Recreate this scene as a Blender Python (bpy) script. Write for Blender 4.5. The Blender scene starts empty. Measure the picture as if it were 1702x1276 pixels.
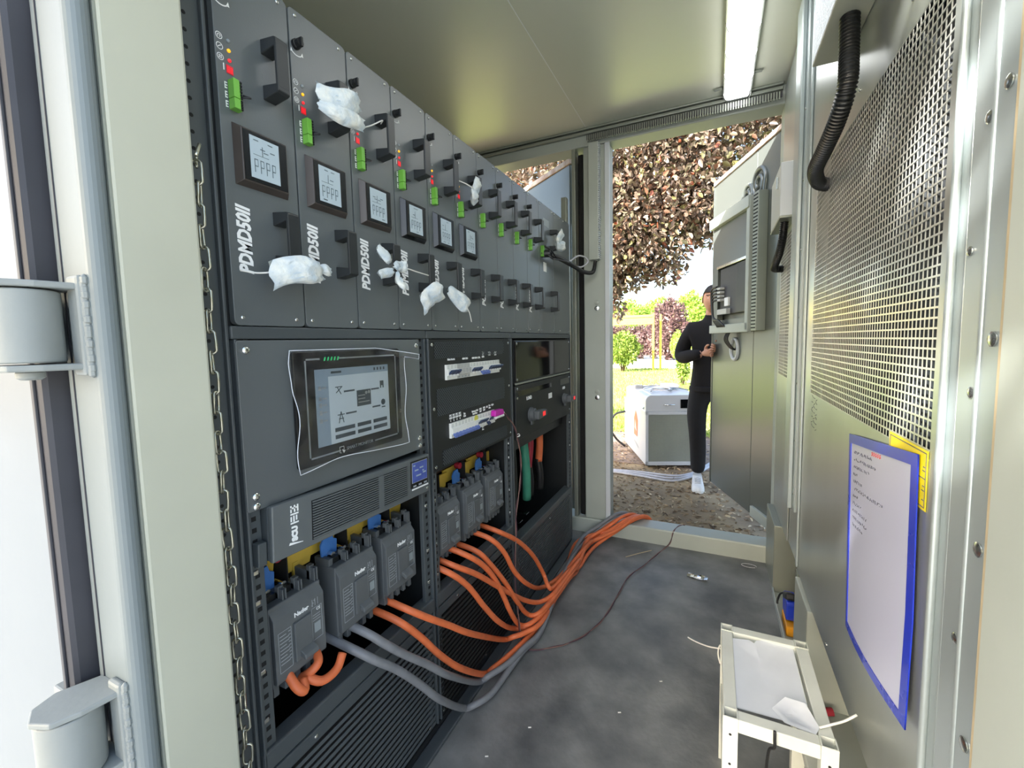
import bpy, bmesh, math, random
import numpy as np
from mathutils import Vector, Matrix

# ------------------------------------------------------------------ camera, sky, sun, exposure
scene = bpy.context.scene
COL = scene.collection
W_, H_ = 1702, 1276
FPX = 710.71
cam_data = bpy.data.cameras.new('camera')
cam_data.sensor_width = 36.0
cam_data.lens = FPX / W_ * 36.0
cam_data.shift_x = -4.04 / W_
cam_data.shift_y = -11.94 / W_
cam_data.clip_start = 0.02
cam_data.clip_end = 400
cam = bpy.data.objects.new('camera', cam_data)
COL.objects.link(cam)
_y, _p, _r = -0.437681, 0.081345, -0.0208123
_B = Matrix(((1, 0, 0), (0, 0, -1), (0, 1, 0)))
_Rz = Matrix(((math.cos(_y), -math.sin(_y), 0), (math.sin(_y), math.cos(_y), 0), (0, 0, 1)))
_Rx = Matrix(((1, 0, 0), (0, math.cos(_p), -math.sin(_p)), (0, math.sin(_p), math.cos(_p))))
_Rr = Matrix(((math.cos(_r), -math.sin(_r), 0), (math.sin(_r), math.cos(_r), 0), (0, 0, 1)))
_R = _Rr @ _Rx @ _B @ _Rz
_M = Matrix((_R[0], -_R[1], -_R[2])).transposed().to_4x4()
_M.translation = Vector((0, 0, 1.23))
cam.matrix_world = _M
scene.camera = cam

SUN_DIR = Vector((-0.42, -0.75, 0.50)).normalized()
world = bpy.data.worlds.new('sky_world')
scene.world = world
world.use_nodes = True
wn = world.node_tree
wn.nodes.clear()
_sky = wn.nodes.new('ShaderNodeTexSky')
_sky.sky_type = 'NISHITA'
_sky.sun_disc = False
_sky.sun_elevation = math.asin(SUN_DIR.z)
_sky.sun_rotation = math.atan2(SUN_DIR.x, SUN_DIR.y)
_sky.air_density = 1.0
_sky.dust_density = 3.0
_sky.ozone_density = 0.6
_bg = wn.nodes.new('ShaderNodeBackground')
_bg.inputs['Strength'].default_value = 0.55
_wo = wn.nodes.new('ShaderNodeOutputWorld')
wn.links.new(_sky.outputs[0], _bg.inputs['Color'])
wn.links.new(_bg.outputs[0], _wo.inputs['Surface'])

_sd = bpy.data.lights.new('sun', 'SUN')
_sd.energy = 20.0
_sd.angle = math.radians(0.6)
_sd.color = (1.0, 0.96, 0.90)
sun = bpy.data.objects.new('sun', _sd)
COL.objects.link(sun)
sun.rotation_mode = 'QUATERNION'
sun.rotation_quaternion = SUN_DIR.to_track_quat('Z', 'Y')
sun.location = SUN_DIR * 20

scene.view_settings.view_transform = 'Standard'
scene.view_settings.look = 'None'
scene.view_settings.gamma = 1.0
scene.view_settings.use_curve_mapping = False
scene.view_settings.exposure = 0.42
scene.render.film_transparent = False
try:
    scene.cycles.max_bounces = 10
    scene.cycles.diffuse_bounces = 5
    scene.cycles.transparent_max_bounces = 12
except Exception:
    pass

RNG = random.Random(7)
NR = np.random.default_rng(11)
PI = math.pi

# ------------------------------------------------------------------ materials
def lin(h):
    h = h.lstrip('#')
    o = []
    for i in (0, 2, 4):
        c = int(h[i:i + 2], 16) / 255
        o.append(c / 12.92 if c <= .04045 else ((c + .055) / 1.055) ** 2.4)
    return o + [1.0]

MATS = {}
def pm(name, col, rough=.5, metal=0.0, var=.12, scale=8.0, bump=0.0, bscale=60.0, col2=None,
       emit=0.0, spec=.5, stretch=None, trans=0.0, rvar=.08, detail=4):
    """procedural principled material: two tones mixed by noise, noisy roughness, optional bump"""
    m = bpy.data.materials.new(name)
    m.use_nodes = True
    nt = m.node_tree
    N, L = nt.nodes, nt.links
    b = N['Principled BSDF']
    c1 = lin(col)
    c2 = lin(col2) if col2 else [max(0, x * (1 - var)) for x in c1[:3]] + [1]
    if not col2:
        c1 = [min(1, x * (1 + var)) for x in c1[:3]] + [1]
    tc = N.new('ShaderNodeTexCoord')
    mp = N.new('ShaderNodeMapping')
    if stretch:
        mp.inputs['Scale'].default_value = stretch
    L.new(tc.outputs['Object'], mp.inputs['Vector'])
    no = N.new('ShaderNodeTexNoise')
    no.inputs['Scale'].default_value = scale
    no.inputs['Detail'].default_value = detail
    L.new(mp.outputs['Vector'], no.inputs['Vector'])
    rp = N.new('ShaderNodeValToRGB')
    rp.color_ramp.elements[0].position = .32
    rp.color_ramp.elements[1].position = .68
    rp.color_ramp.elements[0].color = c2
    rp.color_ramp.elements[1].color = c1
    L.new(no.outputs['Fac'], rp.inputs['Fac'])
    L.new(rp.outputs['Color'], b.inputs['Base Color'])
    mr = N.new('ShaderNodeMapRange')
    mr.inputs['To Min'].default_value = max(.02, rough - rvar)
    mr.inputs['To Max'].default_value = min(1, rough + rvar)
    L.new(no.outputs['Fac'], mr.inputs['Value'])
    L.new(mr.outputs['Result'], b.inputs['Roughness'])
    b.inputs['Metallic'].default_value = metal
    b.inputs['Specular IOR Level'].default_value = spec
    if bump:
        n2 = N.new('ShaderNodeTexNoise')
        n2.inputs['Scale'].default_value = bscale
        n2.inputs['Detail'].default_value = 3
        L.new(mp.outputs['Vector'], n2.inputs['Vector'])
        bp = N.new('ShaderNodeBump')
        bp.inputs['Strength'].default_value = bump
        bp.inputs['Distance'].default_value = .01
        L.new(n2.outputs['Fac'], bp.inputs['Height'])
        L.new(bp.outputs['Normal'], b.inputs['Normal'])
    if emit:
        L.new(rp.outputs['Color'], b.inputs['Emission Color'])
        b.inputs['Emission Strength'].default_value = emit
    if trans:
        b.inputs['Transmission Weight'].default_value = trans
    MATS[name] = m
    return m

def leaf_mat(name, cols, rough=.45, transl=.35, spec=.5):
    m = bpy.data.materials.new(name)
    m.use_nodes = True
    nt = m.node_tree
    N, L = nt.nodes, nt.links
    b = N['Principled BSDF']
    g = N.new('ShaderNodeNewGeometry')
    rp = N.new('ShaderNodeValToRGB')
    rp.color_ramp.interpolation = 'CONSTANT'
    while len(rp.color_ramp.elements) > 1:
        rp.color_ramp.elements.remove(rp.color_ramp.elements[-1])
    tot = sum(w for _, w in cols)
    acc = 0
    for i, (c, w) in enumerate(cols):
        e = rp.color_ramp.elements[0] if i == 0 else rp.color_ramp.elements.new(acc / tot)
        e.position = acc / tot
        e.color = lin(c)
        acc += w
    L.new(g.outputs['Random Per Island'], rp.inputs['Fac'])
    L.new(rp.outputs['Color'], b.inputs['Base Color'])
    b.inputs['Roughness'].default_value = rough
    b.inputs['Specular IOR Level'].default_value = spec
    t = N.new('ShaderNodeBsdfTranslucent')
    L.new(rp.outputs['Color'], t.inputs['Color'])
    mx = N.new('ShaderNodeMixShader')
    mx.inputs[0].default_value = transl
    L.new(b.outputs[0], mx.inputs[1])
    L.new(t.outputs[0], mx.inputs[2])
    L.new(mx.outputs[0], N['Material Output'].inputs['Surface'])
    MATS[name] = m
    return m

def film_mat(name, tint='#ffffff', gloss=.12, rough=.12, cloud=.1):
    m = bpy.data.materials.new(name)
    m.use_nodes = True
    nt = m.node_tree
    N, L = nt.nodes, nt.links
    N.remove(N['Principled BSDF'])
    t = N.new('ShaderNodeBsdfTransparent')
    gl = N.new('ShaderNodeBsdfGlossy')
    gl.inputs['Roughness'].default_value = rough
    df = N.new('ShaderNodeBsdfDiffuse')
    df.inputs['Color'].default_value = lin(tint)
    no = N.new('ShaderNodeTexNoise')
    no.inputs['Scale'].default_value = 30
    tc = N.new('ShaderNodeTexCoord')
    L.new(tc.outputs['Object'], no.inputs['Vector'])
    mr = N.new('ShaderNodeMapRange')
    mr.inputs['From Min'].default_value = .35
    mr.inputs['From Max'].default_value = .75
    mr.inputs['To Min'].default_value = cloud * .3
    mr.inputs['To Max'].default_value = cloud * 1.6
    L.new(no.outputs['Fac'], mr.inputs['Value'])
    m1 = N.new('ShaderNodeMixShader')
    L.new(mr.outputs['Result'], m1.inputs[0])
    L.new(t.outputs[0], m1.inputs[1])
    L.new(df.outputs[0], m1.inputs[2])
    fr = N.new('ShaderNodeFresnel')
    fr.inputs['IOR'].default_value = 1.4
    ad = N.new('ShaderNodeMath')
    ad.operation = 'ADD'
    ad.inputs[1].default_value = gloss * .3
    L.new(fr.outputs[0], ad.inputs[0])
    m2 = N.new('ShaderNodeMixShader')
    L.new(ad.outputs[0], m2.inputs[0])
    L.new(m1.outputs[0], m2.inputs[1])
    L.new(gl.outputs[0], m2.inputs[2])
    L.new(m2.outputs[0], N['Material Output'].inputs['Surface'])
    MATS[name] = m
    return m

pm('jamb_paint', '#b2b3a1', .5, 0, .06, 3, .03, 40)
pm('frame_paint', '#a9b0a8', .45, 0, .06, 4, .02, 50)
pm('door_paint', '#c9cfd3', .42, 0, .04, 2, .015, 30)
pm('near_door', '#6f777d', .42, 0, .04, 2, .015, 30)  # light grey door paint, darkened to offset overexposure by the sky
pm('near_strip', '#737c7d', .45, 0, .05, 3, .03, 40)  # darker copy of the post paint, countering skylight on the outer face
pm('bounce_grey', '#9fa2a3', .9, 0, .12, 3, .2, 40)  # neutral grey for the added ground that bounces light indoors
pm('steel_grey', '#8f948a', .38, .35, .08, 3, .01, 20)
pm('ceiling_sheet', '#d6d8c8', .34, .15, .02, .8, .010, 2, rvar=.015, detail=1)
pm('aluminium', '#aeb4b2', .30, .70, .04, 2.0, .008, 3, stretch=(1, 6, .4), rvar=.03, detail=1)
pm('aluminium_post', '#aab5b7', .36, .5, .05, 3, .01, 10)  # bluish tint puts reflected sky into the colour
pm('leaf_door_sheet', '#6c726e', .26, .35, .03, .8, .008, 2, rvar=.015, detail=1)
pm('floor_sheet', '#8a8b88', .50, .0, .2, 5.5, .14, 60, col2='#575a5a', rvar=.16, detail=14)
pm('floor_dust', '#6b6a63', .8, 0, .25, 9)
pm('rack_black', '#484e50', .42, .0, .10, 4, .02, 200)  # black lifted to grey to imitate lens haze
pm('rack_dark', '#1b1e1f', .5, .0, .15, 6, .02, 120)  # rack tone without the haze lift
pm('module_face', '#5a6061', .34, .0, .06, 3, .02, 260, spec=.8)  # face tone lightened to imitate lens haze
pm('void_black', '#08090a', .8, 0, .2, 5)
pm('black_plastic', '#17191a', .4, 0, .15, 12)
pm('black_gloss', '#0a0b0c', .06, 0, .1, 4, rvar=.03)
pm('handle_black', '#2a2d2e', .33, 0, .12, 10)
pm('breaker_grey', '#5b5f60', .5, 0, .1, 14, .02, 150)
pm('breaker_light', '#54585a', .5, 0, .08, 14)
pm('white_print', '#eef0ee', .6, 0, .02, 5)
pm('grey_print', '#9aa0a3', .6, 0, .04, 5)
pm('screen_bezel', '#141618', .25, 0, .1, 8)
pm('bezel_brown', '#453f3b', .35, 0, .1, 8)
pm('lcd_glass', '#a9b8bf', .18, 0, .04, 6, emit=.10)
pm('lcd_dark', '#5c6a70', .3, 0, .05, 6)
pm('touch_glass', '#aebcc4', .14, 0, .04, 4, emit=.16)
pm('touch_side', '#8496a4', .14, 0, .04, 4, emit=.12)
pm('touch_dark', '#4a555c', .2, 0, .05, 6)
pm('blue_lcd', '#3c4a86', .15, 0, .2, 30, emit=.25)
pm('green_terminal', '#6fb043', .4, 0, .08, 20)
pm('led_yellow', '#f0b01a', .3, 0, .03, 5, emit=.7)
pm('led_red', '#e2232b', .3, 0, .03, 5, emit=.6)
pm('led_grey', '#8d9698', .3, 0, .03, 5)
pm('led_green', '#2fb36a', .3, 0, .03, 5, emit=.4)
pm('digit_red', '#b3202a', .3, 0, .2, 40, emit=.4)
pm('screw_steel', '#c9cbc8', .22, .95, .06, 30)
pm('chrome', '#dcdedb', .14, 1.0, .04, 20)
pm('chain_steel', '#b9b8a8', .25, .9, .1, 60)
pm('orange_cable', '#d96f40', .5, 0, .10, 30, .02, 80)
pm('grey_cable', '#77797c', .45, 0, .10, 30)
pm('pale_cable', '#b9b9bd', .5, 0, .1, 20)
pm('black_cable', '#1b1b1c', .45, 0, .2, 30)
pm('brown_wire', '#7a5c52', .5, 0, .2, 40)
pm('dark_wire', '#4a2d38', .5, 0, .2, 40)
pm('magenta_plastic', '#c01fa4', .35, 0, .06, 12)
pm('mcb_white', '#e6e8e2', .42, 0, .03, 20)
pm('mcb_grey', '#b9bbb6', .45, 0, .05, 20)
pm('toggle_blue', '#6076b8', .35, 0, .08, 20)
pm('toggle_dark', '#2d3d5a', .35, 0, .1, 20)
pm('yellow_sticker', '#d3cf58', .6, 0, .05, 10)
pm('sleeve_blue', '#3f74b8', .5, 0, .08, 20)
pm('sleeve_yellow', '#d8b64a', .5, 0, .06, 20)
pm('sleeve_green', '#3f8f74', .5, 0, .1, 20)
pm('sleeve_red', '#a5283a', .5, 0, .1, 20)
pm('busbar_brown', '#5a463c', .5, .3, .15, 20)
pm('sachet_paper', '#e0e2da', .75, 0, .05, 38, .5, 55, col2='#b3c3cd')
pm('string_white', '#e2e2dc', .7, 0, .05, 30)
pm('rubber', '#3d3d42', .55, 0, .2, 5)
pm('hinge_paint', '#8b908d', .5, 0, .05, 10, .06, 60)
pm('foil_tape', '#93a3b0', .30, .5, .12, 200, .5, 160)
pm('lamp_white', '#ffffff', .3, 0, .0, 4, emit=6.5)
pm('lamp_body', '#c4c8c6', .35, .4, .05, 8)
pm('paper_sheet', '#bcc0d8', .35, 0, .02, 4, .03, 8)
pm('blue_frame', '#1f35b8', .28, 0, .08, 8)
pm('ink', '#5f6272', .7, 0, .1, 30)
pm('red_ink', '#c06060', .7, 0, .1, 30)
pm('warning_yellow', '#e9d51a', .4, 0, .03, 8)
pm('mesh_bar', '#cfd2cd', .32, .6, .05, 6)
pm('mesh_void', '#10141a', .7, 0, .5, 3, col2='#1c2a30')
pm('stool_paint', '#cfd3ca', .5, 0, .10, 6, .02, 60)
pm('tube_inside', '#5f666a', .5, 0, .2, 10)
pm('film_sheet', '#dfe4ea', .35, 0, .04, 8, .10, 12)
pm('plastic_blue', '#2440c4', .35, 0, .1, 10)
pm('plastic_orange', '#e09a1f', .4, 0, .1, 10)
pm('skin', '#b98a72', .55, 0, .08, 20)
pm('hair', '#191614', .6, 0, .3, 90)
pm('sweater', '#0b0a0e', .9, 0, .25, 40, .25, 260)
pm('trousers', '#08090f', .85, 0, .2, 30, .15, 240)
pm('sneaker', '#e3e2de', .55, 0, .06, 20)
pm('sneaker_grey', '#b3b4b4', .6, 0, .06, 20)
pm('machine_white', '#b0b4b8', .4, 0, .03, 4)
pm('machine_mesh', '#b4babf', .45, .3, .12, 60)
pm('machine_glass', '#c3d3dd', .2, 0, .05, 6)
pm('logo_orange', '#e0765a', .5, 0, .1, 15)
pm('soil', '#a3906f', .95, 0, .3, 3.0, .6, 30, col2='#7c6b54', detail=8)
pm('gravel', '#9a8676', .95, 0, .35, 14, .4, 60, col2='#6f6156', detail=8)
pm('grass_ground', '#8fa050', .95, 0, .3, .8, .3, 40, col2='#b3b566', detail=8)
pm('pavement', '#d6cfc4', .9, 0, .06, 2)
pm('bark', '#5b4a3e', .9, 0, .3, 8, .5, 30)
pm('goal_yellow', '#f2d43a', .45, 0, .06, 6)
pm('car_white', '#e8eaec', .25, 0, .02, 3)
pm('car_glass', '#30383e', .08, 0, .1, 3)
pm('roof_grey', '#5f6772', .7, 0, .15, 3)
pm('wall_far', '#c9c8c4', .8, 0, .1, 2)
pm('straw', '#b8a98a', .8, 0, .1, 20)
pm('rust_edge', '#b08a72', .6, .2, .25, 14, col2='#d8cfc4')
leaf_mat('leaf_plum', [('#6a5a4e', 4), ('#8c7c6c', 4), ('#463c34', 3), ('#77705a', 3), ('#94705a', 2), ('#96563f', .4), ('#7f7c52', 1.3), ('#94877a', 2)], .28, .30, .8)
leaf_mat('leaf_green', [('#6d8436', 3), ('#8aa048', 3), ('#55702c', 2), ('#a3b257', 2)], .5, .4)
leaf_mat('leaf_bright', [('#93b04a', 3), ('#a9c45c', 3), ('#7f9c3e', 2)], .5, .45)
leaf_mat('leaf_purple', [('#644a4c', 3), ('#77605e', 3), ('#4f3c3e', 2), ('#86705f', 1)], .5, .35)
leaf_mat('grass_blade', [('#8ba23e', 3), ('#a4b551', 3), ('#c0bd6a', 1.5), ('#6f8a34', 2)], .6, .4)
leaf_mat('litter', [('#8f7a60', 3), ('#b09a7c', 3), ('#6a5a48', 2), ('#cbbb9c', 2)], .8, .1)
film_mat('clear_film', cloud=.025, gloss=.05, rough=.08)
# ------------------------------------------------------------------ geometry helpers
ORG = {}

class MB:
    def __init__(self):
        self.v = []
        self.f = []
    def add(self, vs, fs):
        n = len(self.v)
        self.v += [tuple(p) for p in vs]
        self.f += [tuple(i + n for i in f) for f in fs]
        return self
    def box(self, x0, x1, y0, y1, z0, z1):
        vs = [(x, y, z) for x in (x0, x1) for y in (y0, y1) for z in (z0, z1)]
        return self.add(vs, [(0, 1, 3, 2), (4, 6, 7, 5), (0, 4, 5, 1), (2, 3, 7, 6), (0, 2, 6, 4), (1, 5, 7, 3)])
    def obox(self, c, s, m):
        """oriented box: centre, full sizes, 3x3 axes matrix"""
        c = Vector(c)
        vs = []
        for a in (-.5, .5):
            for b in (-.5, .5):
                for d in (-.5, .5):
                    vs.append(c + m @ Vector((a * s[0], b * s[1], d * s[2])))
        return self.add(vs, [(0, 1, 3, 2), (4, 6, 7, 5), (0, 4, 5, 1), (2, 3, 7, 6), (0, 2, 6, 4), (1, 5, 7, 3)])
    def bar(self, p, q, w, h, up=(0, 0, 1)):
        p, q = Vector(p), Vector(q)
        d = (q - p)
        L = d.length
        d.normalize()
        u = Vector(up)
        s = d.cross(u)
        if s.length < 1e-5:
            s = d.cross(Vector((1, 0, 0)))
        s.normalize()
        u = s.cross(d)
        m = Matrix((d, s, u)).transposed()
        return self.obox((p + q) / 2, (L, w, h), m)
    def tube(self, path, r, n=8, closed=False, rr=None, cap=True):
        P = [Vector(p) for p in path]
        k = len(P)
        if k < 2:
            return self
        vs = []
        prev = None
        for i in range(k):
            if closed:
                t = P[(i + 1) % k] - P[i - 1]
            else:
                t = P[min(i + 1, k - 1)] - P[max(i - 1, 0)]
            if t.length < 1e-9:
                t = Vector((0, 0, 1))
            t.normalize()
            if prev is None:
                a = t.cross(Vector((0, 0, 1)))
                if a.length < .1:
                    a = t.cross(Vector((1, 0, 0)))
            else:
                a = prev - t * prev.dot(t)
            a.normalize()
            prev = a
            b = t.cross(a)
            ri = rr[i] if rr else r
            for j in range(n):
                an = 2 * PI * j / n
                vs.append(P[i] + (a * math.cos(an) + b * math.sin(an)) * ri)
        fs = []
        m = k if closed else k - 1
        for i in range(m):
            for j in range(n):
                i2 = (i + 1) % k
                fs.append((i * n + j, i * n + (j + 1) % n, i2 * n + (j + 1) % n, i2 * n + j))
        if cap and not closed:
            fs.append(tuple(range(n))[::-1])
            fs.append(tuple((k - 1) * n + j for j in range(n)))
        return self.add(vs, fs)
    def cyl(self, p, q, r, n=14, r2=None):
        return self.tube([p, q], r, n, rr=[r, r2 if r2 is not None else r])
    def prism(self, poly, f0, f1):
        """poly list of 2D pts; f0,f1 functions mapping (a,b)->3D for both ends"""
        n = len(poly)
        vs = [f0(*p) for p in poly] + [f1(*p) for p in poly]
        fs = [tuple(range(n))[::-1], tuple(range(n, 2 * n))]
        fs += [(i, (i + 1) % n, n + (i + 1) % n, n + i) for i in range(n)]
        return self.add(vs, fs)
    def lathe(self, prof, c, axis='z', n=20):
        """prof list of (r, h)"""
        vs = []
        for r, h in prof:
            for j in range(n):
                a = 2 * PI * j / n
                if axis == 'z':
                    vs.append((c[0] + r * math.cos(a), c[1] + r * math.sin(a), c[2] + h))
                elif axis == 'x':
                    vs.append((c[0] + h, c[1] + r * math.cos(a), c[2] + r * math.sin(a)))
                else:
                    vs.append((c[0] + r * math.sin(a), c[1] + h, c[2] + r * math.cos(a)))
        fs = []
        for i in range(len(prof) - 1):
            for j in range(n):
                fs.append((i * n + j, i * n + (j + 1) % n, (i + 1) * n + (j + 1) % n, (i + 1) * n + j))
        fs.append(tuple(range(n))[::-1])
        fs.append(tuple((len(prof) - 1) * n + j for j in range(n)))
        return self.add(vs, fs)
    def quad(self, a, b, c, d):
        return self.add([a, b, c, d], [(0, 1, 2, 3)])
    def build(self, name, mat, parent=None, bevel=0.0, smooth=False, segs=2, fix=True):
        me = bpy.data.meshes.new(name)
        o = ORG.get(parent.name, Vector((0, 0, 0))) if parent else Vector((0, 0, 0))
        vs = [(p[0] - o[0], p[1] - o[1], p[2] - o[2]) for p in self.v]
        me.from_pydata(vs, [], self.f)
        if fix:
            bm = bmesh.new()
            bm.from_mesh(me)
            bmesh.ops.recalc_face_normals(bm, faces=bm.faces)
            bm.to_mesh(me)
            bm.free()
        me.update()
        me.materials.append(MATS[mat])
        ob = bpy.data.objects.new(name, me)
        COL.objects.link(ob)
        if parent:
            ob.parent = parent
            ORG[ob.name] = o
        if bevel:
            md = ob.modifiers.new('bevel', 'BEVEL')
            md.width = bevel
            md.segments = segs
            md.limit_method = 'ANGLE'
            md.angle_limit = math.radians(40)
        if smooth:
            for p in me.polygons:
                p.use_smooth = True
            if smooth == 'auto':
                try:
                    me.set_sharp_from_angle(angle=math.radians(40))
                except Exception:
                    pass
        return ob

def tag(o, label=None, cat=None, group=None, kind=None):
    if label:
        o['label'] = label
    if cat:
        o['category'] = cat
    if group:
        o['group'] = group
    if kind:
        o['kind'] = kind
    return o

def thing(name, label, cat, loc=(0, 0, 0), group=None):
    o = bpy.data.objects.new(name, None)
    o.empty_display_size = .05
    COL.objects.link(o)
    o.location = loc
    ORG[o.name] = Vector(loc)
    return tag(o, label, cat, group)

def struct(name, loc=(0, 0, 0)):
    o = bpy.data.objects.new(name, None)
    COL.objects.link(o)
    o.location = loc
    ORG[o.name] = Vector(loc)
    o['kind'] = 'structure'
    return o

def single(mb, name, mat, label, cat, base, group=None, **kw):
    """a thing that is one mesh with its origin at base"""
    b = Vector(base)
    mb.v = [(p[0] - b[0], p[1] - b[1], p[2] - b[2]) for p in mb.v]
    o = mb.build(name, mat, None, **kw)
    o.location = b
    ORG[o.name] = b
    return tag(o, label, cat, group)

def copy_tree(o, parent=None):
    c = o.copy()
    COL.objects.link(c)
    if parent:
        c.parent = parent
    for ch in list(o.children):
        copy_tree(ch, c)
    return c

def set_loc(o, loc):
    o.location = loc
    ORG[o.name] = Vector(loc)

def text(s, size, mat, parent, origin, xdir, ydir, name='lettering', align='CENTER', shear=0.0, bold=0.0, ext=.0006, sx=1.0):
    cu = bpy.data.curves.new('txt', 'FONT')
    cu.body = s
    cu.size = size
    cu.align_x = align
    cu.align_y = 'CENTER'
    cu.shear = shear
    cu.offset = bold
    cu.extrude = ext
    cu.resolution_u = 2
    tmp = bpy.data.objects.new('txt', cu)
    me = bpy.data.meshes.new_from_object(tmp)
    bpy.data.objects.remove(tmp)
    bpy.data.curves.remove(cu)
    xd, yd = Vector(xdir).normalized(), Vector(ydir).normalized()
    zd = xd.cross(yd)
    og = Vector(origin)
    par = ORG.get(parent.name, Vector((0, 0, 0))) if parent else Vector((0, 0, 0))
    for v in me.vertices:
        c = v.co
        v.co = og + xd * c.x * sx + yd * c.y + zd * c.z - par
    me.name = name
    me.materials.clear()
    me.materials.append(MATS[mat])
    ob = bpy.data.objects.new(name, me)
    COL.objects.link(ob)
    if parent:
        ob.parent = parent
        ORG[ob.name] = par
    return ob

def rrect(u0, u1, v0, v1, r, n=4, corners=(1, 1, 1, 1)):
    """rounded rectangle outline, corners order: (u1,v1),(u0,v1),(u0,v0),(u1,v0)"""
    out = []
    cs = [(u1 - r, v1 - r, 0, u1, v1), (u0 + r, v1 - r, 90, u0, v1), (u0 + r, v0 + r, 180, u0, v0), (u1 - r, v0 + r, 270, u1, v0)]
    for (cx, cy, a0, px, py), on in zip(cs, corners):
        if on and r > 0:
            for i in range(n + 1):
                a = math.radians(a0 + 90 * i / n)
                out.append((cx + r * math.cos(a), cy + r * math.sin(a)))
        else:
            out.append((px, py))
    return out

def smooth_path(pts, n=6):
    """Catmull-Rom through pts"""
    P = [Vector(p) for p in pts]
    P = [P[0] * 2 - P[1]] + P + [P[-1] * 2 - P[-2]]
    out = []
    for i in range(1, len(P) - 2):
        a, b, c, d = P[i - 1], P[i], P[i + 1], P[i + 2]
        for k in range(n):
            t = k / n
            out.append(.5 * ((2 * b) + (c - a) * t + (2 * a - 5 * b + 4 * c - d) * t * t + (3 * b - a - 3 * c + d) * t ** 3))
    out.append(P[-2])
    return out

def screw(parent, c, r=.005, axis='x', mat='screw_steel', name='screw', h=.003, n=10):
    """domed screw head standing along +axis (or -axis with negative h)"""
    prof = [(r, 0), (r, h * .5), (r * .75, h * .85), (r * .3, h)]
    o = MB().lathe(prof, c, axis, n).build(name, mat, parent, smooth='auto')
    return o

def leaf_cloud(name, mat, pts, nrm, size, parent=None, origin=(0, 0, 0), wide=.55, fold=.25, rs=None):
    """pts Nx3 positions, nrm Nx3 tip directions -> folded leaf mesh (4 verts, 2 tris each)"""
    n = len(pts)
    R = rs or NR
    up = R.normal(size=(n, 3))
    t = nrm / np.linalg.norm(nrm, axis=1)[:, None]
    s = np.cross(t, up)
    s /= np.linalg.norm(s, axis=1)[:, None] + 1e-9
    b = np.cross(s, t)
    L = (size * R.uniform(.65, 1.25, n))[:, None]
    og = np.array(origin)
    v = np.empty((n, 6, 3), np.float32)
    p = pts - og
    v[:, 0] = p
    v[:, 1] = p + t * L * .35 + s * L * wide * .5 + b * L * fold * .2
    v[:, 2] = p + t * L * .75 + s * L * wide * .36 + b * L * fold * .1
    v[:, 3] = p + t * L - b * L * fold * .3
    v[:, 4] = p + t * L * .75 - s * L * wide * .36 + b * L * fold * .1
    v[:, 5] = p + t * L * .35 - s * L * wide * .5 + b * L * fold * .2
    base = np.arange(n, dtype=np.int32)[:, None] * 6
    quads = np.concatenate([base + np.array([[0, 1, 2, 3]]), base + np.array([[0, 3, 4, 5]])], 0)
    me = bpy.data.meshes.new(name)
    me.vertices.add(n * 6)
    me.vertices.foreach_set('co', v.reshape(-1))
    me.loops.add(quads.size)
    me.loops.foreach_set('vertex_index', quads.reshape(-1).astype(np.int32))
    me.polygons.add(len(quads))
    me.polygons.foreach_set('loop_start', np.arange(0, quads.size, 4, dtype=np.int32))
    me.update(calc_edges=True)
    me.materials.append(MATS[mat])
    ob = bpy.data.objects.new(name, me)
    COL.objects.link(ob)
    if parent:
        ob.parent = parent
        ORG[ob.name] = Vector(origin)
    return ob

ORD = ['first', 'second', 'third', 'fourth', 'fifth', 'sixth', 'seventh', 'eighth', 'ninth', 'tenth', 'eleventh',
       'twelfth', 'thirteenth', 'fourteenth', 'fifteenth', 'sixteenth', 'seventeenth', 'eighteenth']
# ------------------------------------------------------------------ the setting: container shell
XR = 0.30        # inner face of the right wall
XF = -0.77       # front face of the racks
CZ = 2.48        # ceiling

fl = struct('floor', (-.4, 1.5, 0))
MB().box(-1.95, .42, .27, 2.60, -.06, 0).build('deck', 'floor_sheet', fl)
MB().box(-1.95, .42, .20, .266, -.10, .0).build('sill', 'frame_paint', fl, bevel=.006)
MB().box(-.775, -.735, .45, 2.46, 0, .012).build('rack_plinth_strip', 'rack_black', fl, bevel=.003)

ce = struct('ceiling', (-.4, 1.5, CZ))
MB().box(-1.95, -.7085, .2, 2.62, CZ, CZ + .03).build('roof_sheet', 'ceiling_sheet', ce)
MB().box(-.7045, .42, .2, 2.62, CZ, CZ + .03).build('roof_sheet', 'ceiling_sheet', ce)
MB().box(-.7085, -.7045, .2, 2.62, CZ + .001, CZ + .03).build('joint_strip', 'white_print', ce)
MB().box(-2.05, .5, .15, 2.8, CZ + .031, CZ + .10).build('roof_skin', 'frame_paint', ce)

wl = struct('wall_left', (-1.95, 1.5, 0))
MB().box(-2.01, -1.95, .27, 2.70, 0, CZ).build('side_sheet', 'frame_paint', wl)

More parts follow.
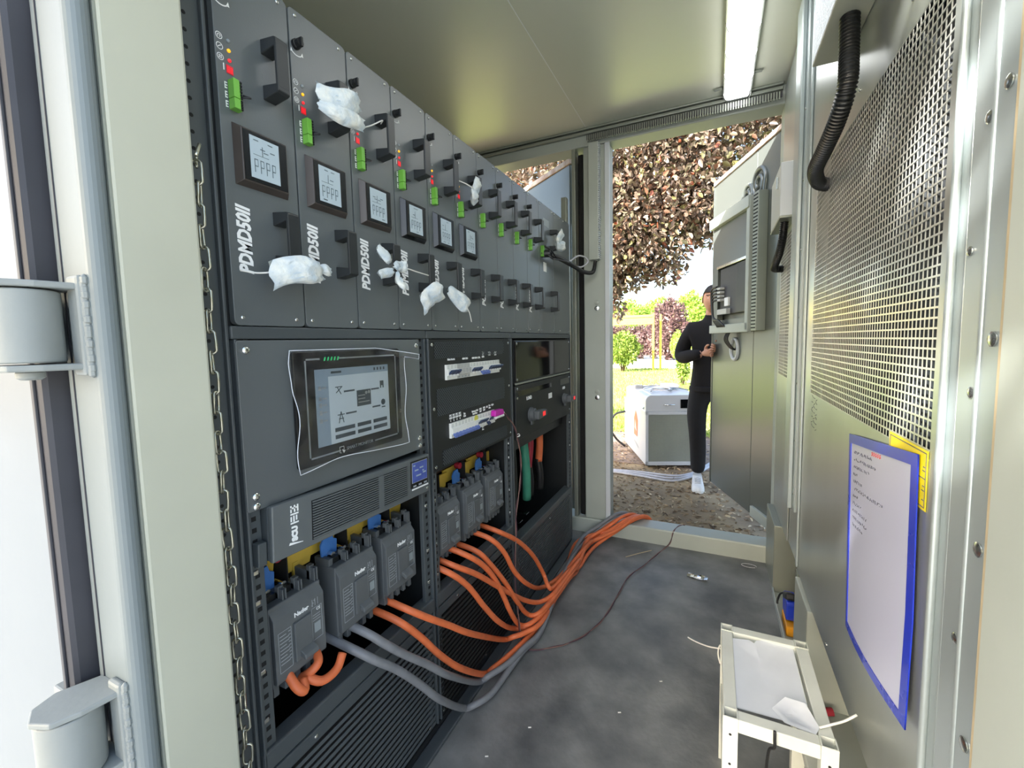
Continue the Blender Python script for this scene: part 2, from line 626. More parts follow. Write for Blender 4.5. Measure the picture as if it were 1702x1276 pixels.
# right wall --------------------------------------------------------
wr = struct('wall_right', (XR, 1.5, 0))
MB().box(.43, .46, .58, 2.72, -.05, CZ).build('outer_skin', 'frame_paint', wr)
def sheet(y0, y1, z0, z1, x=XR, t=.004, m='aluminium', nm='wall_sheet', bev=0):
    return MB().box(x, x + t, y0, y1, z0, z1).build(nm, m, wr, bevel=bev)
def holed_panel(y0, y1, z0, z1, a0, a1, b0, b1):
    mb = MB()
    O = [(y0, z0), (y1, z0), (y1, z1), (y0, z1)]
    I = [(a0, b0), (a1, b0), (a1, b1), (a0, b1)]
    vs = [(XR, *p) for p in O] + [(XR, *p) for p in I] + [(XR + .004, *p) for p in O] + [(XR + .004, *p) for p in I]
    fs = []
    for i in range(4):
        j = (i + 1) % 4
        fs += [(i, j, 4 + j, 4 + i), (8 + i, 12 + i, 12 + j, 8 + j), (4 + i, 4 + j, 12 + j, 12 + i), (i, 8 + i, 8 + j, j)]
    mb.add(vs, fs)
    return mb.build('wall_sheet', 'aluminium', wr)
def grille(y0, y1, z0, z1, p=.0155, w=.0031, t=.0008):
    mb = MB()
    n = int((y1 - y0) / p)
    for i in range(n + 1):
        y = y0 + (y1 - y0) * i / n
        mb.box(XR + .001, XR + .001 + t, y - w / 2, y + w / 2, z0, z1)
    n = int((z1 - z0) / p)
    for i in range(n + 1):
        z = z0 + (z1 - z0) * i / n
        mb.box(XR + .0004, XR + .0010 + t, y0, y1, z - w / 2, z + w / 2)
    g = mb.build('wire_grille', 'mesh_bar', wr, fix=False)
    g['kind'] = 'stuff'
    b = MB().box(XR + .05, XR + .055, y0 - .03, y1 + .03, z0 - .03, z1 + .03)
    b.build('grille_backing', 'mesh_void', wr)
    for k in range(int((y1 - y0) / .09)):
        yy = y0 + .05 + k * .09
        MB().bar((XR + .025, yy, z0 - .02), (XR + .025, yy, z1 + .02), .03, .004, up=(.6, .8, 0)).build('filter_fin', 'mesh_void', wr)
holed_panel(.812, 1.872, .34, 2.46, .846, 1.745, 1.035, 1.752)
grille(.846, 1.745, 1.035, 1.752)
holed_panel(2.13, 2.60, .34, 2.46, 2.21, 2.56, 1.04, 1.70)
grille(2.21, 2.56, 1.04, 1.70)
sheet(1.872, 2.13, .34, 2.46, XR + .006, m='aluminium')
# far post: folded profile with two steps
MB().box(.288, .2995, 1.905, 2.125, .55, 2.46).build('post_flange', 'aluminium_post', wr, bevel=.002)
MB().box(.272, .288, 1.945, 2.06, .55, 2.46).build('post_rib', 'aluminium_post', wr, bevel=.004)
MB().box(.292, .2995, 1.850, 1.866, .36, 2.46).build('edge_trim', 'aluminium_post', wr, bevel=.002)
for z in (.62, .83, 1.05, 1.3, 1.55, 1.8, 2.05):
    screw(wr, (.2878, 1.925, z), .004, 'x', 'screw_steel', h=-.003)
# near post: folds, groove, gasket
MB().box(.292, .2995, .758, .811, 0.0, 2.46).build('post_flange', 'aluminium_post', wr, bevel=.003)
MB().box(.286, .2995, .652, .744, 0.0, 2.46).build('post_flange', 'aluminium_post', wr, bevel=.004)
for yy, rr in ((.696, .0045), (.782, .005)):
    MB().cyl((.288, yy, 0), (.288, yy, 2.46), rr, 12).build('post_rib', 'aluminium_post', wr, smooth='auto')
MB().box(.298, .304, .742, .760, 0, 2.46).build('post_groove', 'rubber', wr)
MB().box(.280, .2995, .628, .648, 0, 2.46).build('gasket', 'straw', wr, bevel=.004)
MB().box(.272, .46, .36, .626, -.1, 2.6).build('door_post', 'frame_paint', wr, bevel=.005)
MB().box(.283, .2995, .626, .6275, 0, 2.46).build('gasket_line', 'rubber', wr)
for (y, z, r) in ((.704, 1.478, .0075), (.728, 1.330, .006), (.668, 1.222, .009), (.705, 1.157, .007), (.668, .975, .009),
                  (.704, .841, .007), (.669, .727, .009), (.703, 1.75, .0075), (.67, 1.50, .008)):
    screw(wr, (.2855, y, z), r, 'x', 'screw_steel', h=-.0030)
for (y, z) in ((.812, 1.618), (.808, 1.329), (.809, 1.042), (.816, .751), (.81, .46), (1.0, 1.80), (1.3, 1.80), (1.6, 1.80),
               (1.86, .40), (1.4, .36), (.95, 1.80)):
    screw(wr, (XR - .0002, y, z), .0045, 'x', 'screw_steel', h=-.003)
# kick space below the sheets: tray, lip, end plates
MB().box(.272, .43, .6, 2.60, .0, .012).build('tray', 'frame_paint', wr)
MB().box(.269, .275, .6, 2.29, .0, .035).build('tray_lip', 'frame_paint', wr, bevel=.002)
MB().box(.271, .43, 2.29, 2.60, .012, .337).build('kick_box', 'steel_grey', wr, bevel=.003)
MB().box(.288, .43, 1.60, 1.83, .012, .334).build('kick_box', 'frame_paint', wr, bevel=.003)
MB().box(.415, .43, .6, 2.29, .012, .34).build('kick_back', 'steel_grey', wr)
MB().box(.296, .2995, 1.83, 1.87, .30, .345).build('corner_clip', 'steel_grey', wr)

# back frame ----------------------------------------------------------
wb = struct('wall_back', (-.4, 2.62, 0))
MB().box(-1.95, .43, 2.60, 2.73, -.06, .094).build('threshold', 'frame_paint', wb, bevel=.008)
MB().box(-1.95, .43, 2.60, 2.73, 2.385, 2.48).build('header', 'frame_paint', wb, bevel=.006)
MB().box(-1.5, .29, 2.575, 2.60, 2.445, 2.462).build('header_rail', 'steel_grey', wb, bevel=.004)
MB().box(-1.5, .29, 2.57, 2.60, 2.468, 2.48).build('header_rail', 'steel_grey', wb, bevel=.003)
MB().box(-.735, -.577, 2.61, 2.71, .094, 2.385).build('mullion', 'frame_paint', wb, bevel=.006)
MB().box(-.603, -.574, 2.60, 2.615, .094, 2.385).build('mullion_stop', 'door_paint', wb, bevel=.003)
MB().box(.30, .43, 2.61, 2.72, .094, 2.385).build('jamb', 'frame_paint', wb, bevel=.006)
MB().box(-1.95, -1.66, 2.61, 2.72, .094, 2.385).build('jamb', 'frame_paint', wb, bevel=.006)
MB().box(-.775, -.740, 2.63, 2.70, .10, 2.36).build('gasket', 'void_black', wb, bevel=.01)
MB().box(-.806, -.782, 2.60, 2.68, .094, 2.385).build('edge_post', 'steel_grey', wb, bevel=.004)
MB().box(-.862, -.828, 2.56, 2.60, .094, 2.10).build('edge_post', 'steel_grey', wb, bevel=.004)
for z in (1.425, .875):
    MB().lathe([(.014, 0), (.014, -.004), (.008, -.006)], (-.655, 2.6095, z), 'y', 14).build('bolt', 'chrome', wb, smooth='auto')
    MB().lathe([(.014, 0), (.014, -.004), (.008, -.006)], (-.655, 2.6095, z + .035), 'y', 14).build('bolt', 'frame_paint', wb, smooth='auto')
# slotted wiring ducts
mb = MB().box(-.70, .285, 2.566, 2.574, 2.405, 2.432)
mb.box(-.70, .285, 2.574, 2.60, 2.426, 2.432)
mb.build('wiring_duct', 'rubber', wb)
mb = MB()
for i in range(82):
    x = -.695 + i * .0119
    mb.box(x, x + .006, 2.561, 2.566, 2.392, 2.430)
d = mb.build('duct_teeth', 'steel_grey', wb)
d['kind'] = 'stuff'
MB().box(-.690, -.632, 2.560, 2.61, 1.71, 2.385).build('wiring_duct', 'frame_paint', wb, bevel=.003)
mb = MB()
for i in range(56):
    z = 1.715 + i * .0119
    mb.box(-.632, -.626, 2.562, 2.60, z, z + .006)
d = mb.build('duct_teeth', 'door_paint', wb)
d['kind'] = 'stuff'

# near door frame -------------------------------------------------------
tr = struct('trim_1', (-.75, .33, 0))
MB().box(-.80, -.70, .296, .396, -.1, 2.6).build('door_post', 'jamb_paint', tr, bevel=.004)
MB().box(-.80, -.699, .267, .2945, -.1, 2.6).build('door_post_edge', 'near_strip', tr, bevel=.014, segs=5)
MB().box(-.80, -.7015, .2935, .2965, -.1, 2.6).build('weld_seam', 'steel_grey', tr)
MB().box(-.7745, -.773, .2655, .268, -.1, 2.6).build('panel_line', 'rubber', tr)
MB().box(-2.01, -.80, .33, .40, -.1, 2.6).build('corner_sheet', 'frame_paint', tr)
MB().box(-2.01, .46, .20, .40, 2.45, 2.6).build('front_header', 'frame_paint', tr)

d1 = struct('door_1', (-.85, .25, 0))
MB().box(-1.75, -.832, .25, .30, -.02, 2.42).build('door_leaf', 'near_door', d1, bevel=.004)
MB().box(-.830, -.802, .243, .30, -.02, 2.42).build('rubber_seal', 'rubber', d1, bevel=.008)
MB().box(-.822, -.814, .2395, .243, -.02, 2.42).build('seal_bead', 'rubber', d1, bevel=.001)

def hinge(z, h, label):
    t = thing('door_hinge', label, 'hinge', (-.76, .225, z), 'hinges of the near door')
    cx, cy, r = -.762, .224, .033
    for k, zz in enumerate((z - .008, z + h)):
        mb = MB()
        poly = [(cx - r * 1.12, cy), (cx - r * .8, cy - r * .8), (cx, cy - r * 1.12), (cx + r * .8, cy - r * .8), (cx + r * 1.12, cy),
                (cx + .042, .262), (cx + .03, .268), (cx - .018, .268)]
        mb.prism(poly, lambda a, b: (a, b, zz), lambda a, b: (a, b, zz + .008))
        mb.build('hinge_lug', 'hinge_paint', t, bevel=.002)
    MB().cyl((cx, cy, z + .002), (cx, cy, z + h - .002), r, 24).build('hinge_barrel', 'hinge_paint', t, smooth='auto', bevel=.002)
    MB().lathe([(.011, 0), (.013, -.002), (.013, -.008), (.009, -.011)], (cx, cy, z - .008), 'z', 14).build('hinge_pin', 'hinge_paint', t, smooth='auto')
    MB().box(cx + .016, cx + .046, .258, .2675, z - .016, z + h + .018).build('hinge_plate', 'hinge_paint', t, bevel=.004)
    mb = MB()
    for i in range(20):
        zz = z - .012 + (h + .024) * i / 19
        mb.lathe([(.001, -.007), (.0042, -.004), (.0045, .003), (.001, .007)], (cx + .0465 + .0012 * math.sin(i * 2.4), .265, zz), 'z', 8)
    mb.build('weld_bead', 'hinge_paint', t, smooth='auto')
    MB().box(cx - .085, cx - .01, .236, .2495, z + .008, z + h - .008).build('hinge_leaf', 'hinge_paint', t, bevel=.003)
hinge(1.2145, .092, 'upper painted barrel hinge welded to the near left door post')
hinge(.672, .092, 'lower painted barrel hinge with rough torn edges on the near left door post')

# steel chain hanging behind the near post
ch = thing('chain', 'steel link chain hanging down beside the near left door post', 'chain', (-.725, .416, .45))
def link_mesh(rot):
    pts = []
    L, Wd = .0115, .0072
    for i in range(16):
        a = 2 * PI * i / 16
        x = Wd * math.cos(a)
        z = Wd * math.sin(a) + (L if math.sin(a) > 0.01 else (-L if math.sin(a) < -.01 else 0))
        pts.append((x, z))
    return pts
zc = 1.50
i = 0
protos = {}
while zc > .40:
    rot = math.radians(38 if i % 2 == 0 else -52)
    yy = .413 + .010 * ((1.5 - zc) / 1.05) ** 2 + .0012 * math.sin(i * 1.9)
    if i % 2 not in protos:
        lp = MB().tube([(x * math.cos(rot), x * math.sin(rot), z) for x, z in link_mesh(0)], .0021, 6, closed=True)
        o = lp.build('chain_link', 'chain_steel', None, smooth=True)
        protos[i % 2] = o
    else:
        o = protos[i % 2].copy()
        COL.objects.link(o)
    o.parent = ch
    o.location = (-.725 + (.0015 * math.sin(i * 2.3)) + .725, yy - .416, zc - .45)
    o.rotation_euler = (0, math.radians(4 * math.sin(i * 1.3)), math.radians(9 * math.sin(i * .9)))
    zc -= .0325
    i += 1
hk = MB().tube(smooth_path([(-.70, .40, 1.515), (-.708, .41, 1.535), (-.722, .417, 1.54), (-.732, .418, 1.525), (-.728, .415, 1.508)], 5), .0025, 6)
hk.build('hook', 'chain_steel', ch, smooth=True)

# ceiling lamp
lt = thing('ceiling_light', 'long white sealed ceiling lamp with side clips near the back header', 'lamp', (.085, 1.9, CZ - .06))
MB().box(.032, .138, 1.25, 2.545, CZ - .05, CZ - .012).build('lamp_diffuser', 'lamp_white', lt, bevel=.012, segs=4)
MB().box(.020, .150, 1.22, 2.575, CZ - .022, CZ - .001).build('lamp_housing', 'lamp_body', lt, bevel=.006)
MB().box(.034, .136, 2.546, 2.568, CZ - .046, CZ - .012).build('end_cap', 'lamp_body', lt, bevel=.004)
for s, x in ((-1, .026), (1, .144)):
    for k in range(6):
        y = 1.62 + k * .18 + (.04 if s > 0 else 0)
        MB().tube(smooth_path([(x + s * .004, y, CZ - .012), (x + s * .001, y + .006, CZ - .032), (x - s * .008, y + .014, CZ - .048), (x - s * .018, y + .004, CZ - .053)], 4),
                  .0022, 6).build('clip', 'chrome', lt, smooth=True)
for x, y in ((-.02, 2.5), (.185, 2.42)):
    MB().bar((x, y, CZ - .004), (x + (.04 if x < 0 else -.04), y - .01, CZ - .006), .02, .006).build('bracket', 'steel_grey', lt)
# ------------------------------------------------------------------ racks
def rack(y0, y1, label, lowz):
    t = thing('equipment_rack', label, 'rack', (XF, y0, 0), 'black equipment racks along the left side')
    for yy in (y0, y1 - .012):
        MB().box(-1.36, XF - .016, yy, yy + .012, 0, 1.895).build('side_panel', 'rack_dark', t)
    MB().box(-1.36, XF - .016, y0, y1, 1.885, 1.898).build('top_panel', 'rack_black', t)
    MB().box(-1.36, XF - .005, y0, y1, .012, .03).build('base_panel', 'rack_dark', t)
    MB().box(XF - .03, XF - .002, y0, y1, 1.245, 1.269).build('cross_rail', 'rack_black', t, bevel=.003)
    mh = MB()
    for yy, w, s in ((y0 + .004, .032, 1), (y1 - .036, .032, 1)):
        MB().box(XF - .024, XF - .010, yy, yy + w, .03, 1.245).build('upright', 'rack_black', t, bevel=.002)
        MB().box(XF - .012, XF - .001, yy if yy < y0 + .02 else yy + w - .006, (yy if yy < y0 + .02 else yy + w - .006) + .006, .03, 1.245).build('upright_fold', 'rack_black', t, bevel=.002)
        z = .06
        while z < 1.24:
            mh.box(XF - .0115, XF - .0096, yy + .013, yy + .022, z, z + .009)
            z += .0222
    o = mh.build('mounting_holes', 'void_black', t)
    o['kind'] = 'stuff'
    return t

r1 = rack(.475, 1.038, 'black rack nearest the camera, with touchscreen and three large breakers', .40)
r2 = rack(1.042, 1.612, 'black middle rack with two rows of small white breakers', .40)
r3 = rack(1.616, 2.446, 'black far rack with smoked glass panel and rotary switch', .35)
# perforated outer flange beside the first rack
MB().box(XF - .03, XF - .016, .405, .476, 0, 1.895).build('outer_flange', 'rack_black', r1, bevel=.002)
MB().box(XF - .016, XF - .006, .468, .4745, 0, 1.895).build('flange_fold', 'rack_black', r1, bevel=.002)
mb = MB()
z = .05
while z < 1.88:
    mb.lathe([(.0034, 0), (.0034, .0006)], (XF - .0162, .446, z), 'x', 8)
    z += .0265
o = mb.build('mounting_holes', 'void_black', r1)
o['kind'] = 'stuff'
# backs: racks one and two are closed, the far rack is open behind
MB().box(-1.36, -1.35, .475, 1.038, 0, 1.9).build('back_panel', 'void_black', r1)
MB().box(-1.36, -1.35, 1.042, 1.612, 0, 1.9).build('back_panel', 'void_black', r2)
MB().box(-1.36, -1.35, 1.616, 2.446, .9, 1.9).build('back_panel', 'void_black', r3)
MB().box(-1.20, -1.19, 1.616, 2.446, 1.27, 1.9).build('divider', 'void_black', r3)
for rk, a, b in ((r1, .475, 1.038), (r2, 1.042, 1.612)):
    MB().box(-1.10, -1.09, a, b, .03, .92).build('mounting_plate', 'rack_dark', rk)
    MB().box(XF - .04, XF - .001, a + .003, b - .003, .405, .447).build('cable_rail', 'rack_black', rk, bevel=.004)
    MB().box(XF - .03, XF - .004, a + .003, b - .003, .366, .398).build('cable_rail', 'rack_black', rk, bevel=.004)
    MB().box(XF - .05, XF - .02, a + .012, b - .012, .03, .366).build('kick_backing', 'void_black', rk)
    first = None
    for k in range(18):
        z = .035 + k * .0182
        if first is None:
            mb = MB().bar((XF - .008, a + .014, z + .006), (XF - .008, b - .014, z + .006), .0075, .003, up=(.9, 0, .4))
            first = mb.build('louver_slat', 'rack_black' if rk is r1 else 'rack_dark', rk)  # near slats take the haze-lifted tone, farther ones the dark one
        else:
            o = first.copy()
            COL.objects.link(o)
            o.parent = rk
            o.location.z += k * .0182
    for (yy, z) in ((a + .12, .382), (b - .1, .382), (a + .3, .04), (b - .05, .05), (a + .02, .05)):
        screw(rk, (XF - .0038, yy, z), .005, 'x')
# far rack lower perforated panel
MB().box(XF - .05, XF - .002, 1.62, 2.442, .315, .35).build('cable_rail', 'rack_black', r3, bevel=.004)
MB().box(XF - .012, XF - .004, 1.62, 2.442, .022, .058).build('panel_frame', 'rack_black', r3, bevel=.002)
for a, b in ((1.62, 1.66), (2.40, 2.442)):
    MB().box(XF - .012, XF - .004, a, b, .058, .315).build('panel_frame', 'rack_black', r3)
MB().box(XF - .03, XF - .022, 1.63, 2.43, .03, .33).build('kick_backing', 'void_black', r3)
mb = MB()
for k in range(20):
    z = .062 + k * .0128
    mb.box(XF - .013, XF - .006, 1.66, 2.40, z, z + .005)
for k in range(46):
    y = 1.664 + k * .0162
    mb.box(XF - .014, XF - .008, y, y + .004, .058, .315)
o = mb.build('perforated_sheet', 'rack_black', r3)
o['kind'] = 'stuff'
for (yy, z) in ((1.70, .30), (2.05, .30), (2.40, .30), (1.65, .04), (2.0, .04), (2.3, .04)):
    screw(r3, (XF - .002, yy, z), .005, 'x')
for rk, y in ((r1, .492), (r1, 1.018), (r2, 1.06), (r2, 1.594), (r3, 1.634), (r3, 2.43)):
    for z in (.50, .60, .74, .80):
        mb = MB().box(XF - .011, XF - .007, y - .006, y + .006, z, z + .010)
        mb.build('cage_nut', 'screw_steel', rk, bevel=.002)

# ------------------------------------------------------------------ power modules
PZ, PH, PW = 1.27, .63, .1473
def icon_ring(parent, u, z, r, kind):
    mb = MB()
    n = 16
    mb.tube([(XF + .0004, u + r * math.cos(2 * PI * i / n), z + r * math.sin(2 * PI * i / n)) for i in range(n)], .0006, 4, closed=True)
    if kind == 0:
        mb.tube([(XF + .0004, u + .45 * r * math.cos(a), z + .45 * r * math.sin(a)) for a in [i * 5.2 / 8 - 1.0 for i in range(9)]], .0006, 4)
    elif kind == 1:
        mb.tube([(XF + .0004, u - r * .5, z - r * .4), (XF + .0004, u, z + .0005), (XF + .0004, u + r * .5, z + r * .4)], .0006, 4)
    else:
        for s in (-1, 1):
            mb.tube([(XF + .0004, u + s * r * .3, z - r * .5), (XF + .0004, u + s * r * .3, z + r * .5)], .0005, 4)
            mb.tube([(XF + .0004, u - r * .5, z + s * r * .3), (XF + .0004, u + r * .5, z + s * r * .3)], .0005, 4)
    return mb.build('icon', 'white_print', parent)

def handle(parent, u, z0, z1, w=.042):
    mb = MB()
    x1 = XF + w
    bw = .0125
    for (zz, s) in ((z0, 1), (z1, -1)):
        poly = [(XF, zz - s * .013), (XF, zz + s * .013), (x1 - .004, zz + s * .0075), (x1, zz + s * .002), (x1, zz - s * .0055), (x1 - .005, zz - s * .0085)]
        mb.prism(poly, lambda a, b: (a, u - bw, b), lambda a, b: (a, u + bw, b))
    mb.box(x1 - .006, x1, u - bw, u + bw, z0 + .001, z1 - .001)
    h = mb.build('handle', 'handle_black', parent, bevel=.0015)
    for zz in (z0, z1):
        screw(h, (XF + .001, u, zz - .0005 if zz == z1 else zz), .0035, 'x', h=.008)
    return h

def lcd_lines(parent, a, b, z0, z1, seed):
    R = random.Random(seed)
    mb = MB()
    x = XF + .0157
    H = z1 - z0
    Wd = b - a
    mb.box(x, x + .0003, a + Wd * .10, a + Wd * .62, z0 + H * .56, z0 + H * .57)
    mb.box(x, x + .0003, a + Wd * .40, a + Wd * .42, z0 + H * .56, z0 + H * .80)
    for k in range(4):
        u = a + Wd * (.12 + .2 * k)
        mb.box(x, x + .0003, u, u + .0012, z0 + H * .14, z0 + H * .46)
        mb.box(x, x + .0003, u, u + Wd * .12, z0 + H * .44, z0 + H * .46)
        mb.box(x, x + .0003, u + Wd * .11, u + Wd * .12, z0 + H * .3, z0 + H * .46)
        mb.box(x, x + .0003, u, u + Wd * .12, z0 + H * .28, z0 + H * .30)
    for k in range(5):
        u = a + Wd * R.uniform(.1, .7)
        z = z0 + H * R.choice((.06, .66, .72, .9))
        mb.box(x, x + .0003, u, u + Wd * .16, z, z + .0015)
    return mb.build('screen_print', 'lcd_dark', parent)

def module(k, y0, w, kind, label):
    t = thing('power_module', label, 'power module', (XF, y0, PZ), 'black power modules in the upper row')
    poly = rrect(y0 + .0015, y0 + w - .0015, PZ, PZ + PH, .010, 4)
    mb = MB().prism(poly, lambda a, b: (XF - .014, a, b), lambda a, b: (XF, a, b))
    mb.build('faceplate', 'module_face', t, bevel=.001)
    MB().box(XF - .35, XF - .015, y0 + .004, y0 + w - .004, PZ + .01, PZ + PH - .012).build('chassis', 'rack_dark', t)
    for u in (.016, w - .022):
        for v in (.014, PH - .012):
            screw(t, (XF, y0 + u, PZ + v), .0038, 'x', h=.003)
    if kind in ('pdm', 'pcm'):
        handle(t, y0 + .097, 1.703, 1.784)
        handle(t, y0 + .100, 1.393, 1.474)
        # terminal blocks
        for (z0, z1, n) in ((1.661, 1.692, 6), (1.643, 1.660, 4)):
            tb = MB().prism([(XF, y0 + .0), (XF + .016, y0 + .0), (XF + .016, y0 + .010), (XF + .011, y0 + .016), (XF, y0 + .016)],
                            lambda a, b: (a, b + .019, z0), lambda a, b: (a, b + .019, z1)).build('terminal_block', 'green_terminal', t, bevel=.0008)
            mb = MB()
            for q in range(n):
                zz = z0 + (z1 - z0) * (q + .5) / n
                mb.box(XF + .0125, XF + .0150, y0 + .0305, y0 + .0345, zz - .0016, zz + .0016)
            mb.build('pin_openings', 'void_black', tb)
        MB().tube(smooth_path([(XF + .012, y0 + .034, 1.667), (XF + .02, y0 + .044, 1.668), (XF + .014, y0 + .048, 1.672), (XF + .008, y0 + .040, 1.674)], 4), .0016, 6).build('jumper_wire', 'black_cable', t, smooth=True)
        # tiny printed pin names
        mb = MB()
        R = random.Random(k)
        for g in range(3):
            zz = 1.687 - g * .0155
            mb.box(XF, XF + .0004, y0 + .0135, y0 + .0148, zz - .011, zz)
            for q in range(3):
                mb.box(XF, XF + .0004, y0 + .0148, y0 + .0172 + .001 * R.random(), zz - .0015 - q * .0045, zz - q * .0045)
        mb.build('pin_print', 'white_print', t)
        # rotary knob with printed arc arrow
        kb = MB().lathe([(.0095, 0), (.0095, .006), (.0075, .007), (.0075, .016)], (XF, y0 + .014, 1.832), 'x', 14).build('knob', 'black_plastic', t, smooth='auto')
        MB().box(XF + .006, XF + .021, y0 + .0115, y0 + .0165, 1.823, 1.841).build('knob_grip', 'black_plastic', kb, bevel=.001)
        arc = [(XF + .0004, y0 + .016 + .016 * math.cos(a), 1.828 + .016 * math.sin(a)) for a in [math.radians(x) for x in range(-135, -30, 12)]]
        mb = MB().tube(arc, .0011, 5)
        for e, s in ((arc[0], -1), (arc[-1], 1)):
            mb.add([(e[0], e[1] - .003, e[2] - .002), (e[0], e[1] + .003, e[2] - .002), (e[0], e[1] + s * .001, e[2] + .006)], [(0, 1, 2)])
        mb.build('knob_arrow', 'white_print', t)
    if kind == 'pdm':
        for q in range(3):
            icon_ring(t, y0 + .0095, 1.759 - q * .017, .0052, q)
        for q, m in enumerate(('led_grey', 'led_yellow', 'led_red')):
            MB().lathe([(.003, 0), (.003, .002), (.0015, .0035)], (XF, y0 + .0245, 1.758 - q * .0162), 'x', 10).build('indicator_light', m, t, smooth='auto')
        dg = MB().box(XF - .0005, XF + .0012, y0 + .0185, y0 + .0300, 1.7035, 1.717).build('digit_display', 'digit_red', t)
        mb = MB()
        for q in range(2):
            u = y0 + .0200 + q * .005
            for (a, b, c, d) in ((0, .0035, .0095, .0103), (0, .0035, .0058, .0066), (0, .0035, .0022, .003), (0, .0008, .0022, .0103), (.0027, .0035, .0022, .0103)):
                mb.box(XF + .0012, XF + .0015, u + a, u + b, 1.7035 + c, 1.7035 + d)
        mb.build('digits', 'led_red', dg)
        MB().box(XF, XF + .0004, y0 + .0135, y0 + .0150, 1.706, 1.717).build('pin_print', 'white_print', t)
        # screen
        a, b, z0, z1 = y0 + .020, y0 + .1235, 1.518, 1.624
        sb = MB()
        O = [(a, z0), (b, z0), (b, z1), (a, z1)]
        I = [(a + .008, z0 + .008), (b - .008, z0 + .008), (b - .008, z1 - .008), (a + .008, z1 - .008)]
        vs = [(XF, *p) for p in O] + [(XF + .014, *p) for p in I]
        sb.add(vs, [(0, 1, 2, 3), (4, 5, 6, 7)] + [(i, (i + 1) % 4, 4 + (i + 1) % 4, 4 + i) for i in range(4)])
        bz = sb.build('screen_bezel', 'bezel_brown' if k < 3 else 'screen_bezel', t, bevel=.001)
        MB().box(XF + .0138, XF + .0149, a + .010, b - .010, z0 + .010, z1 - .010).build('screen_surround', 'screen_bezel', bz)
        ls = MB().box(XF + .0148, XF + .0155, a + .021, a + .0775, z0 + .017, z0 + .090).build('display', 'lcd_glass', bz)
        lcd_lines(bz, a + .021, a + .0775, z0 + .017, z0 + .090, k)
        text('PDMD50II', .0345, 'white_print', t, (XF + .0003, y0 + .031, 1.4225), (0, 0, 1), (0, -1, 0), 'model_lettering', shear=.18, bold=.0013, sx=.80)
    elif kind == 'pcm':
        text('PCM50II', .0345, 'white_print', t, (XF + .0003, y0 + .031, 1.4125), (0, 0, 1), (0, -1, 0), 'model_lettering', shear=.18, bold=.0013, sx=.80)
    elif kind == 'end':
        handle(t, y0 + w - .04, 1.703, 1.784)
        handle(t, y0 + w - .04, 1.393, 1.474)
        MB().box(XF, XF + .0004, y0 + .06, y0 + .14, 1.80, 1.835).build('data_sticker', 'grey_print', t)
        tb = MB().box(XF, XF + .016, y0 + .02, y0 + .038, 1.64, 1.692).build('terminal_block', 'green_terminal', t, bevel=.001)
    else:
        for u in (.09, .16):
            screw(t, (XF, y0 + u, PZ + .014), .0038, 'x', h=.003)
            screw(t, (XF, y0 + u, PZ + PH - .012), .0038, 'x', h=.003)
    return t

desc = ['nearest power module marked PDMD50II, a sachet dangling from its lower handle',
        'second PDMD50II module from the camera, folded sachet on its upper handle',
        'third PDMD50II module from the camera, with split sachet at its lower handle',
        'fourth PDMD50II module from the camera, screen beside the split sachet',
        'fifth PDMD50II module from the camera, above the large sachet on its lower handle',
        'sixth and last module with a small screen, sachet on its upper handle',
        'first screenless PCM50II module right after the last small screen',
        'second screenless PCM50II module after the small screens',
        'third screenless PCM50II module after the small screens',
        'fourth and last PCM50II module, left of the panel with cable connector']
for k in range(10):
    module(k, .481 + k * PW, PW, 'pdm' if k < 6 else 'pcm', desc[k])
module(10, .481 + 10 * PW, .205, 'end', 'wide black module panel with cable connector and round sachet on handle')
module(11, .481 + 10 * PW + .205, .272, 'blank', 'plain black blanking panel at the far end of the module row')

# ------------------------------------------------------------------ first rack: monitor panel, touchscreen, UPS
mp = thing('blanking_plate', 'black cover plate with the large touchscreen mounted in it', 'panel', (XF, .48, .925))
mb = MB().prism(rrect(.480, 1.000, .926, 1.243, .006, 3), lambda a, b: (XF - .010, a, b), lambda a, b: (XF + .001, a, b))
mb.build('plate', 'module_face', mp, bevel=.0012)
for (y, z) in ((.497, 1.225), (.985, 1.225), (.497, .953), (.497, .934), (.986, .958), (.986, .936)):
    screw(mp, (XF + .001, y, z), .007, 'x', 'chrome', h=.005, n=14)

ts = thing('touchscreen', 'black framed touchscreen monitor half wrapped in loose clear film', 'touchscreen', (XF, .75, .975))
xb = XF + .001
mb = MB().prism(rrect(.585, .905, .977, 1.219, .006, 3), lambda a, b: (xb, a, b), lambda a, b: (xb + .008, a, b))
mb.build('bezel', 'screen_bezel', ts, bevel=.002)
xb += .0081
# grey frame line with gaps
ml = MB()
def strip(y0, y1, z0, z1):
    ml.box(xb, xb + .0006, y0, y1, z0, z1)
L0, L1, B0, B1 = .611, .888, .992, 1.204
wl_ = .0035
strip(L0, L0 + wl_, B0 + .004, B1 - .004)
strip(L1 - wl_, L1, B0 + .004, B1 - .004)
strip(L0 + .004, L0 + .038, B1 - wl_, B1)
strip(L0 + .09, L1 - .004, B1 - wl_, B1)
strip(L0 + .004, L0 + .082, B0, B0 + wl_)
strip(L0 + .190, L1 - .004, B0, B0 + wl_)
ml.build('frame_line', 'grey_print', ts)
for q in range(5):
    y = L0 + .048 + q * .009
    MB().add([(xb + .0006, y, B1 - .006), (xb + .0006, y + .004, B1 - .006), (xb + .0006, y + .0065, B1 + .002), (xb + .0006, y + .0025, B1 + .002)], [(0, 1, 2, 3)]).build('status_light', 'led_green', ts)
text('SMART MONITOR', .0105, 'grey_print', ts, (xb + .0003, .752, .9945), (0, 1, 0), (0, 0, 1), 'lettering')
